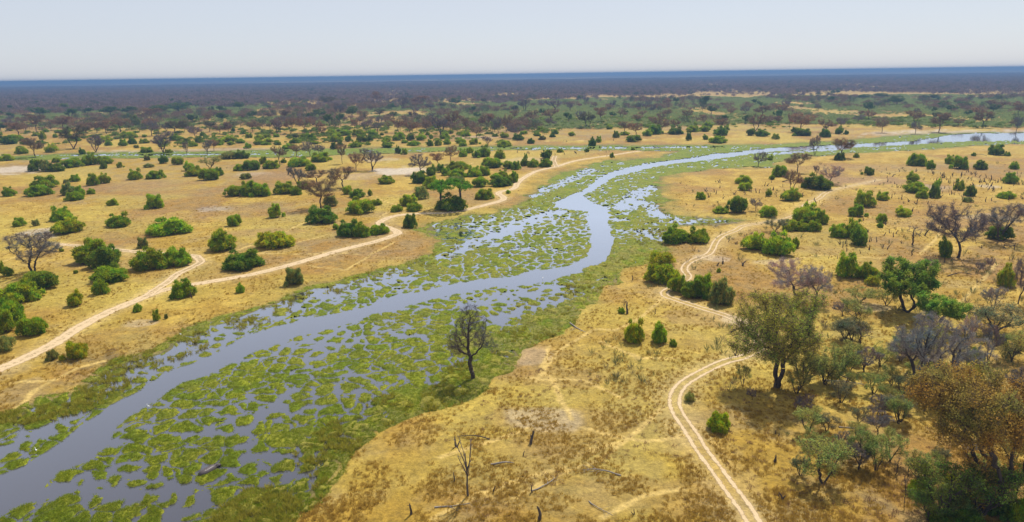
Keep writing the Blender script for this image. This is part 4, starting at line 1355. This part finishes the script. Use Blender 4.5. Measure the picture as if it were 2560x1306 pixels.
# ---------------------------------------------------------------- labels relative to landmarks
LM = []
for o, x, y, wd, cat_, lab, grp in things:
    if lab: LM.append((x, y, o))
NAMES = [(389, 523, 'the lone round left bush'), (183, 372, 'the broad olive tree'), (409, 382, 'the bare tree by the side channel'), (1127, 524, 'the umbrella acacia'), (1026, 570, 'the lone dark bank bush'), (687, 625, 'the broad yellow green bush'),
 (737, 715, 'the lone olive bush above the river'), (804, 523, 'the light brown bare tree'), (930, 427, 'the forked tree by the clay pan'), (1896, 416, 'the bare tree in the far marsh'), (2000, 330, 'the double russet crowns'), (2102, 396, 'the russet tree by the far channel'), (2490, 389, 'the large dark far bush'),
 (2075, 460, 'the pinkish bare tree'), (2259, 543, 'the low yellow dome bush'), (1938, 643, 'the big dome bush by the ruts'), (2115, 698, 'the tall round bush at right'), (2266, 780, 'the tallest leafy green tree'), (2305, 985, 'the huge grey tree'), (2395, 645, 'the double trunked bare tree'),
 (1940, 970, 'the tall olive green tree'), (2400, 1285, 'the giant rust brown tree'), (85, 683, 'the big bare tree at left'), (195, 902, 'the shrub below the track'), (460, 747, 'the bush at the track fork'), (235, 660, 'the two overlapping dome bushes'), (427, 590, 'the long low bush'), (1690, 612, 'the wide bush by the marsh'),
 (1653, 714, 'the vivid dome bush'), (1587, 860, 'the dry bank shrub'), (1843, 535, 'the dome bush above the puddle'), (1797, 1085, 'the small bush by the ruts'), (1180, 945, 'the lone dead tree'), (1170, 1240, 'the thin dead sapling'), (1010, 426, 'the pale clay pan'),
 (640, 384, 'the green side channel'), (1384, 400, 'the short spur of the upper track'), (2560, 345, 'the far right end of the river'), (1640, 369, 'the mouth of the side channel')]
ORD = ['nearest', 'second', 'third', 'fourth', 'fifth', 'sixth', 'seventh', 'eighth', 'ninth', 'tenth', 'eleventh', 'twelfth', 'thirteenth', 'fourteenth', 'fifteenth', 'sixteenth', 'seventeenth', 'eighteenth', 'nineteenth', 'twentieth']
from collections import defaultdict
buck = defaultdict(list)
for o, x, y, wd, cat_, lab, grp in things:
    o['category'] = cat_
    if lab: o['label'] = lab; continue
    if grp: o['group'] = grp
    best = min(((abs(x-a)**2+(2.6*(y-b))**2, a, b, n_) for a, b, n_ in NAMES))
    dx = x-best[1]; dy = 2.6*(y-best[2])
    dr = ('right of' if dx > 0 else 'left of') if abs(dx) > abs(dy) else ('in front of' if dy > 0 else 'behind')
    buck[(wd, dr, best[3])].append((best[0], o))
for (wd, dr, nm), L in buck.items():
    L.sort(key=lambda q: q[0])
    for i, (_, o) in enumerate(L):
        o['label'] = f"{wd} {dr} {nm}" if len(L) == 1 else f"{ORD[i]} {wd} {dr} {nm}"
# ---------------------------------------------------------------- stuff scattered by geometry nodes
def scatter(name, pts, scl, meshes, label, cat_, zs=None, seed=1, tiltmax=.0):
    colp = bpy.data.collections.new(name+'_kinds')
    for i, me_ in enumerate(meshes):
        colp.objects.link(bpy.data.objects.new('%s_kind' % name, me_))
    zs = height(pts) if zs is None else zs
    me = bpy.data.meshes.new(name); me.vertices.add(len(pts)); me.vertices.foreach_set('co', np.column_stack([pts, zs]).astype(np.float32).ravel())
    at = me.attributes.new('sc', 'FLOAT', 'POINT'); at.data.foreach_set('value', np.asarray(scl, np.float32))
    r = np.random.default_rng(seed); rot = np.zeros((len(pts), 3), np.float32); rot[:, 2] = r.uniform(0, 6.28, len(pts)); rot[:, 0] = r.normal(size=len(pts))*tiltmax
    at = me.attributes.new('ro', 'FLOAT_VECTOR', 'POINT'); at.data.foreach_set('vector', rot.ravel())
    o = link(bpy.data.objects.new(name, me), label, cat_, kind='stuff')
    g = bpy.data.node_groups.new(name, 'GeometryNodeTree'); g.interface.new_socket('Geometry', in_out='INPUT', socket_type='NodeSocketGeometry'); g.interface.new_socket('Geometry', in_out='OUTPUT', socket_type='NodeSocketGeometry')
    N = g.nodes; gi = N.new('NodeGroupInput'); go = N.new('NodeGroupOutput'); ip = N.new('GeometryNodeInstanceOnPoints'); ci = N.new('GeometryNodeCollectionInfo')
    ci.inputs[0].default_value = colp; ci.inputs[1].default_value = True; ci.inputs[2].default_value = True
    a1 = N.new('GeometryNodeInputNamedAttribute'); a1.data_type = 'FLOAT'; a1.inputs[0].default_value = 'sc'
    a2 = N.new('GeometryNodeInputNamedAttribute'); a2.data_type = 'FLOAT_VECTOR'; a2.inputs[0].default_value = 'ro'
    rv = N.new('FunctionNodeRandomValue'); rv.data_type = 'INT'; rv.inputs[4].default_value = 0; rv.inputs[5].default_value = len(meshes)-1; rv.inputs['Seed'].default_value = seed
    ip.inputs['Pick Instance'].default_value = True
    lk = g.links.new; lk(gi.outputs[0], ip.inputs['Points']); lk(ci.outputs[0], ip.inputs['Instance']); lk(rv.outputs[2], ip.inputs['Instance Index'])
    lk(a1.outputs['Attribute'], ip.inputs['Scale']); lk(a2.outputs['Attribute'], ip.inputs['Rotation']); lk(ip.outputs[0], go.inputs[0])
    md = o.modifiers.new('scatter', 'NODES'); md.node_group = g
    return o
def area_pts(n, y0, y1, smax=.86, seed=1, power=None):
    """random plain points, even per picture area when power is None, even per ground area when power='ground'"""
    r = np.random.default_rng(seed)
    if power == 'ground': y = np.sqrt(r.uniform(y0**2, y1**2, n))
    else: y = 1/r.uniform(1/y1, 1/y0, n)
    return np.stack([r.uniform(-smax, smax, n)*(y+25), y], -1)
def tuft(seed, nb=14, h_=.45, wd=.05, sp=.22, mat=M_grass):
    r = np.random.default_rng(seed); a = r.uniform(0, 6.28, nb); d = r.uniform(0, sp*.5, nb)
    P_ = np.stack([np.cos(a)*d, np.sin(a)*d, np.zeros(nb)], -1); D = np.stack([np.cos(a)*r.uniform(.1, .9, nb), np.sin(a)*r.uniform(.1, .9, nb), np.ones(nb)], -1)
    V, F = blades(P_, D, r.uniform(.6, 1.2, nb)*h_, wd, r, face=np.tile([[.3, .6, 1.]], (nb, 1)))
    return mk('tuft', V, F, mat, np.repeat(r.uniform(.1, .9, nb), 4), np.full(4*nb, r.uniform(0, .9)))
# dry grass over the near plain
q = area_pts(110000, 60, 330, seed=3); sq_ = sdf(q, WET)
den = fbm(q[:, 0], q[:, 1], 5, 3, 141)
td = np.full(len(q), 9.)
for L, *_ in TRACKS: td = np.minimum(td, seg_dist(q, L))
kp = (sq_ < -2) & (den+rng.uniform(-.12, .12, len(q)) > .5) & (td > 1.7)
q = q[kp]; scatter('dry_grass', q, rng.uniform(.5, 1.25, len(q)), [tuft(800+k, nb=16, h_=.42, wd=.06, sp=.5) for k in range(5)], 'dry golden grass tufts covering the open plain', 'grass', seed=3)
# low brown forbs in patches
q = area_pts(26000, 60, 420, seed=5); sq_ = sdf(q, WET); td = np.full(len(q), 9.)
for L, *_ in TRACKS: td = np.minimum(td, seg_dist(q, L))
kp = (sq_ < -4) & (td > 2) & (fbm(q[:, 0], q[:, 1], 16, 3, 143)+rng.uniform(-.12, .12, len(q)) > .63); q = q[kp][::2]
M_forb = leaf_mat('brown_forbs', (.30, .18, .085), trans=.3, var=.3, hue=(.24, .15, .09))
scatter('brown_herbs', q, rng.uniform(.4, 1.2, len(q)), [tuft(820+k, nb=22, h_=.38, wd=.06, sp=.8, mat=M_forb) for k in range(4)], 'low brown dried herbs in patches between the grass', 'herbs', seed=5)
# reedy blades on the weed mats
Q, m_, tuss, closed = WEEDP
ys = Q[:, 1]; cand = np.flatnonzero((m_ > .12) & (ys < 330)); prob = 1.0
sel = rng.choice(cand, min(60000, len(cand)), False); q = Q[sel]+rng.normal(size=(len(sel), 2))*.1
zz_ = -.10+.32*sm(-.25, .55, m_[sel])+.02
scatter('weed_blades', q, rng.uniform(.4, .8, len(q))*(1+1.0*tuss[sel]), [tuft(840+k, nb=14, h_=.34, wd=.055, sp=.7, mat=M_weedb) for k in range(5)], 'short green leaves standing up from the floating weed mats', 'water weed', zs=zz_, seed=7)
# tussocks of marsh grass along the banks
q = area_pts(60000, 60, 330, seed=9); sq_ = noisy_wet(q, sdf(q, WET))
kp = (sq_ > -2) & (sq_ < 8) & (fbm(q[:, 0], q[:, 1], 6, 3, 147)+rng.uniform(-.06, .06, len(q)) > .52); q = q[kp]
M_tus = leaf_mat('tussock_blades', (.30, .28, .025), trans=.4, var=.4, hue=(.38, .33, .05))
scatter('bank_tussocks', q, rng.uniform(.5, 1.3, len(q)), [tuft(860+k, nb=40, h_=.75, wd=.07, sp=.7, mat=M_tus) for k in range(4)], 'yellow green grass tussocks lining the muddy banks', 'tussock grass', zs=np.maximum(height(q), -.02), seed=9)
# pale green scrub belt in the middle distance
def smallcrown(seed, mat, n_=260, L=.28, W=.16, trunk=True, hh=1., rx=.6):
    r = np.random.default_rng(seed); u = rnd_unit(n_, r); u[:, 2] = abs(u[:, 2])
    lob = r.normal(size=(5, 3))*np.array([.3, .3, .1]); P_ = lob[r.integers(0, 5, n_)]+u*np.array([rx, rx, .42])*r.uniform(.5, 1, n_)[:, None]; P_[:, 2] += .38
    V, F = blades(P_, u+rnd_unit(n_, r)*.8, L*r.uniform(.6, 1.3, n_), W, r); V[:, 2] *= hh
    vv = np.repeat(r.uniform(.1, .9, n_), 4); uu = np.full(len(V), float(r.random() < .3)*.8)
    if trunk:
        S = [(np.array([0, 0, -.05]), np.array([.03, 0, .35*hh]), .04, .03)]+[(np.array([.03, 0, .3*hh]), np.array([math.cos(a)*.35, math.sin(a)*.35, .65*hh]), .022, .01) for a in r.uniform(0, 6.28, 5)]
        V2, F2 = tubes(S, 3); F = np.vstack([F, F2+len(V)]); V = np.vstack([V, V2]); vv = np.r_[vv, np.full(len(V2), .2)]; uu = np.r_[uu, np.zeros(len(V2))]
    return mk('crown', V, F, mat, vv, uu)
def pxs(q):
    v = np.column_stack([q, np.full(len(q), .4-H)]); f = v @ aF
    return CX+FPX*(v @ aR)/f, CY-FPX*(v @ aU)/f
q = area_pts(170000, 640, 2300, seed=21, power='ground'); px_, py_ = pxs(q)
top = np.interp(px_, [0, 400, 900, 1280, 1500, 1900, 2200, 2560], [262, 262, 262, 252, 246, 243, 240, 236])
bot = np.interp(px_, [0, 400, 640, 900, 1200, 1280, 1500, 1900, 2150, 2560], [322, 320, 312, 312, 320, 324, 322, 308, 312, 322])
nn = fbm(q[:, 0], q[:, 1]/2.2, 70, 3, 151)
thr = np.interp(px_, [0, 640, 1200, 1350, 2560], [.40, .43, .44, .34, .34])
kp = (py_ > top+(nn-.5)*14) & (py_ < bot+(nn-.5)*10) & (nn+rng.uniform(-.09, .09, len(q)) > thr); q = q[kp]
scatter('green_scrub', q, rng.uniform(1.5, 3.6, len(q)), [smallcrown(900+k, M_scrub, 220, hh=.85, L=.22, W=.13) for k in range(5)], 'belt of pale green scrub thicket across the middle distance', 'scrub', seed=21)
# small bushes of the middle distance, beyond the ones one can tell apart
M_fb = leaf_mat('far_bush_leaves', (.17, .235, .025), trans=.4, var=.5, hue=(.12, .17, .02))
q = area_pts(9000, 430, 1300, seed=41, power='ground'); px_, py_ = pxs(q)
kp = (py_ > 296) & (py_ < np.where(px_ < 1400, 372, 322)) & (sdf(q, WET) < -8) & (fbm(q[:, 0], q[:, 1]/2, 45, 3, 191)+rng.uniform(-.1, .1, len(q)) > np.where(py_ < 345, .47, .60))
q = q[kp]; scatter('far_bushes', q, rng.uniform(1.2, 4.2, len(q)), [smallcrown(960+k, M_fb, 330, L=.24, W=.14, hh=.95, rx=.62) for k in range(5)], 'mass of small green bushes filling the middle distance', 'scrub', seed=41)
M_ft = leaf_mat('far_tree_twigs', (.24, .155, .095), trans=.2, var=.5, hue=(.10, .15, .05))
q = area_pts(7000, 640, 1700, seed=47, power='ground'); px_, py_ = pxs(q)
kp = (py_ > 244) & (py_ < np.where(px_ < 1350, 330, 312)) & (fbm(q[:, 0], q[:, 1]/2, 90, 3, 197)+rng.uniform(-.12, .12, len(q)) > np.where(px_ < 1350, .51, .62)); q = q[kp]
scatter('far_trees', q, rng.uniform(4.5, 9, len(q)), [smallcrown(980+k, M_ft, 260, L=.17, W=.05, hh=[1.2, 1.45, 1.0][k % 3], rx=[.5, .45, .65][k % 3]) for k in range(6)], 'belt of brown and grey trees too far off to tell apart', 'woodland', seed=47)
# knee-high grey twigs and browsed shoots on the right plain
M_gt = leaf_mat('grey_shoots', (.17, .135, .10), trans=.2, var=.4, hue=(.15, .19, .05))
q = area_pts(9000, 75, 420, seed=43); px_, py_ = pxs(q)
kp = (px_ > 1450) & (sdf(q, WET) < -8) & (fbm(q[:, 0], q[:, 1], 18, 3, 193)+rng.uniform(-.1, .1, len(q))+.08*(px_ > 2000) > .60) & (q[:, 1] > 95); q = q[kp]
scatter('grey_shoots', q, rng.uniform(.8, 2.4, len(q)), [tuft(880+k, nb=26, h_=.75, wd=.03, sp=.4, mat=M_gt) for k in range(5)], 'knee high grey twigs and browsed shoots scattered over the right plain', 'undergrowth', seed=43)
# distant woodland: grey-brown bare trees with some evergreens
q = area_pts(420000, 1000, 6500, seed=31, power='ground'); px_, py_ = pxs(q)
nn = fbm(q[:, 0], q[:, 1]/2.5, 160, 5, 161)
low = np.interp(px_, [0, 300, 640, 900, 1280, 1700, 2100, 2560], [286, 280, 268, 262, 250, 240, 232, 226])
thr = np.interp(py_-low, [-40, -22, 0, 14], [.36, .43, .52, .66])
kp = (py_ < low+(nn-.5)*16+rng.exponential(4, len(q))) & (nn+rng.uniform(-.16, .16, len(q)) > thr); q = q[kp]
wm = []
for k in range(9): wm.append(smallcrown(930+k, M_wood, 150, L=.22, W=.06 if k < 6 else .15, hh=[.9, 1.15, 1.4][k % 3], rx=[.4, .5, .65][k % 3]))
scatter('distant_woodland', q, rng.uniform(4.5, 9.5, len(q)), wm, 'dense grey brown woodland stretching away to the hazy horizon', 'woodland', seed=31)
# canopy of the farthest woodland, seen only edge-on
P, Fq = fan(4800, 240000, 260, 500, .95)
zc = 6.5+5*(fbm(P[:, 0], P[:, 1]/2, 60, 3, 171)-.5)+4*(fbm(P[:, 0], P[:, 1]/3, 700, 2, 175)-.5); zc = np.where(P[:, 1] < 4900, .2, zc)
cc = mixc(np.tile(col(.115, .095, .085), (len(P), 1)), col(.16, .14, .10), sm(.45, .6, fbm(P[:, 0], P[:, 1]/4, 260, 5, 181)))
cc = mixc(cc, col(.26, .20, .13), sm(.60, .70, fbm(P[:, 0], P[:, 1]/4, 900, 3, 185))*.6)
me = mesh_np('far_canopy', np.column_stack([P, zc]), Fq, M_ground, {'Col': cc})
link(bpy.data.objects.new('far_woodland', me), 'hazy blue wooded plain reaching the horizon', 'woodland', kind='stuff')

# ---------------------------------------------------------------- haze
HZ = 260000
me = bpy.data.meshes.new('haze'); vs = [(a, b, c_) for a in (-HZ, HZ) for b in (-3000, HZ) for c_ in (-1.5, 62)]
me.from_pydata(vs, [], [(0, 1, 3, 2), (4, 6, 7, 5), (0, 4, 5, 1), (2, 3, 7, 6), (0, 2, 6, 4), (1, 5, 7, 3)])
mh = bpy.data.materials.new('haze'); mh.use_nodes = True; n = mh.node_tree.nodes; n.remove(n['Principled BSDF'])
pv_ = n.new('ShaderNodeVolumePrincipled'); pv_.inputs['Color'].default_value = (.17, .30, .53, 1); pv_.inputs['Density'].default_value = 2.2e-4; pv_.inputs['Anisotropy'].default_value = .2
mh.node_tree.links.new(pv_.outputs[0], n['Material Output'].inputs['Volume']); me.materials.append(mh)
link(bpy.data.objects.new('haze', me), 'thin blue haze over the far plain', 'haze', kind='stuff')
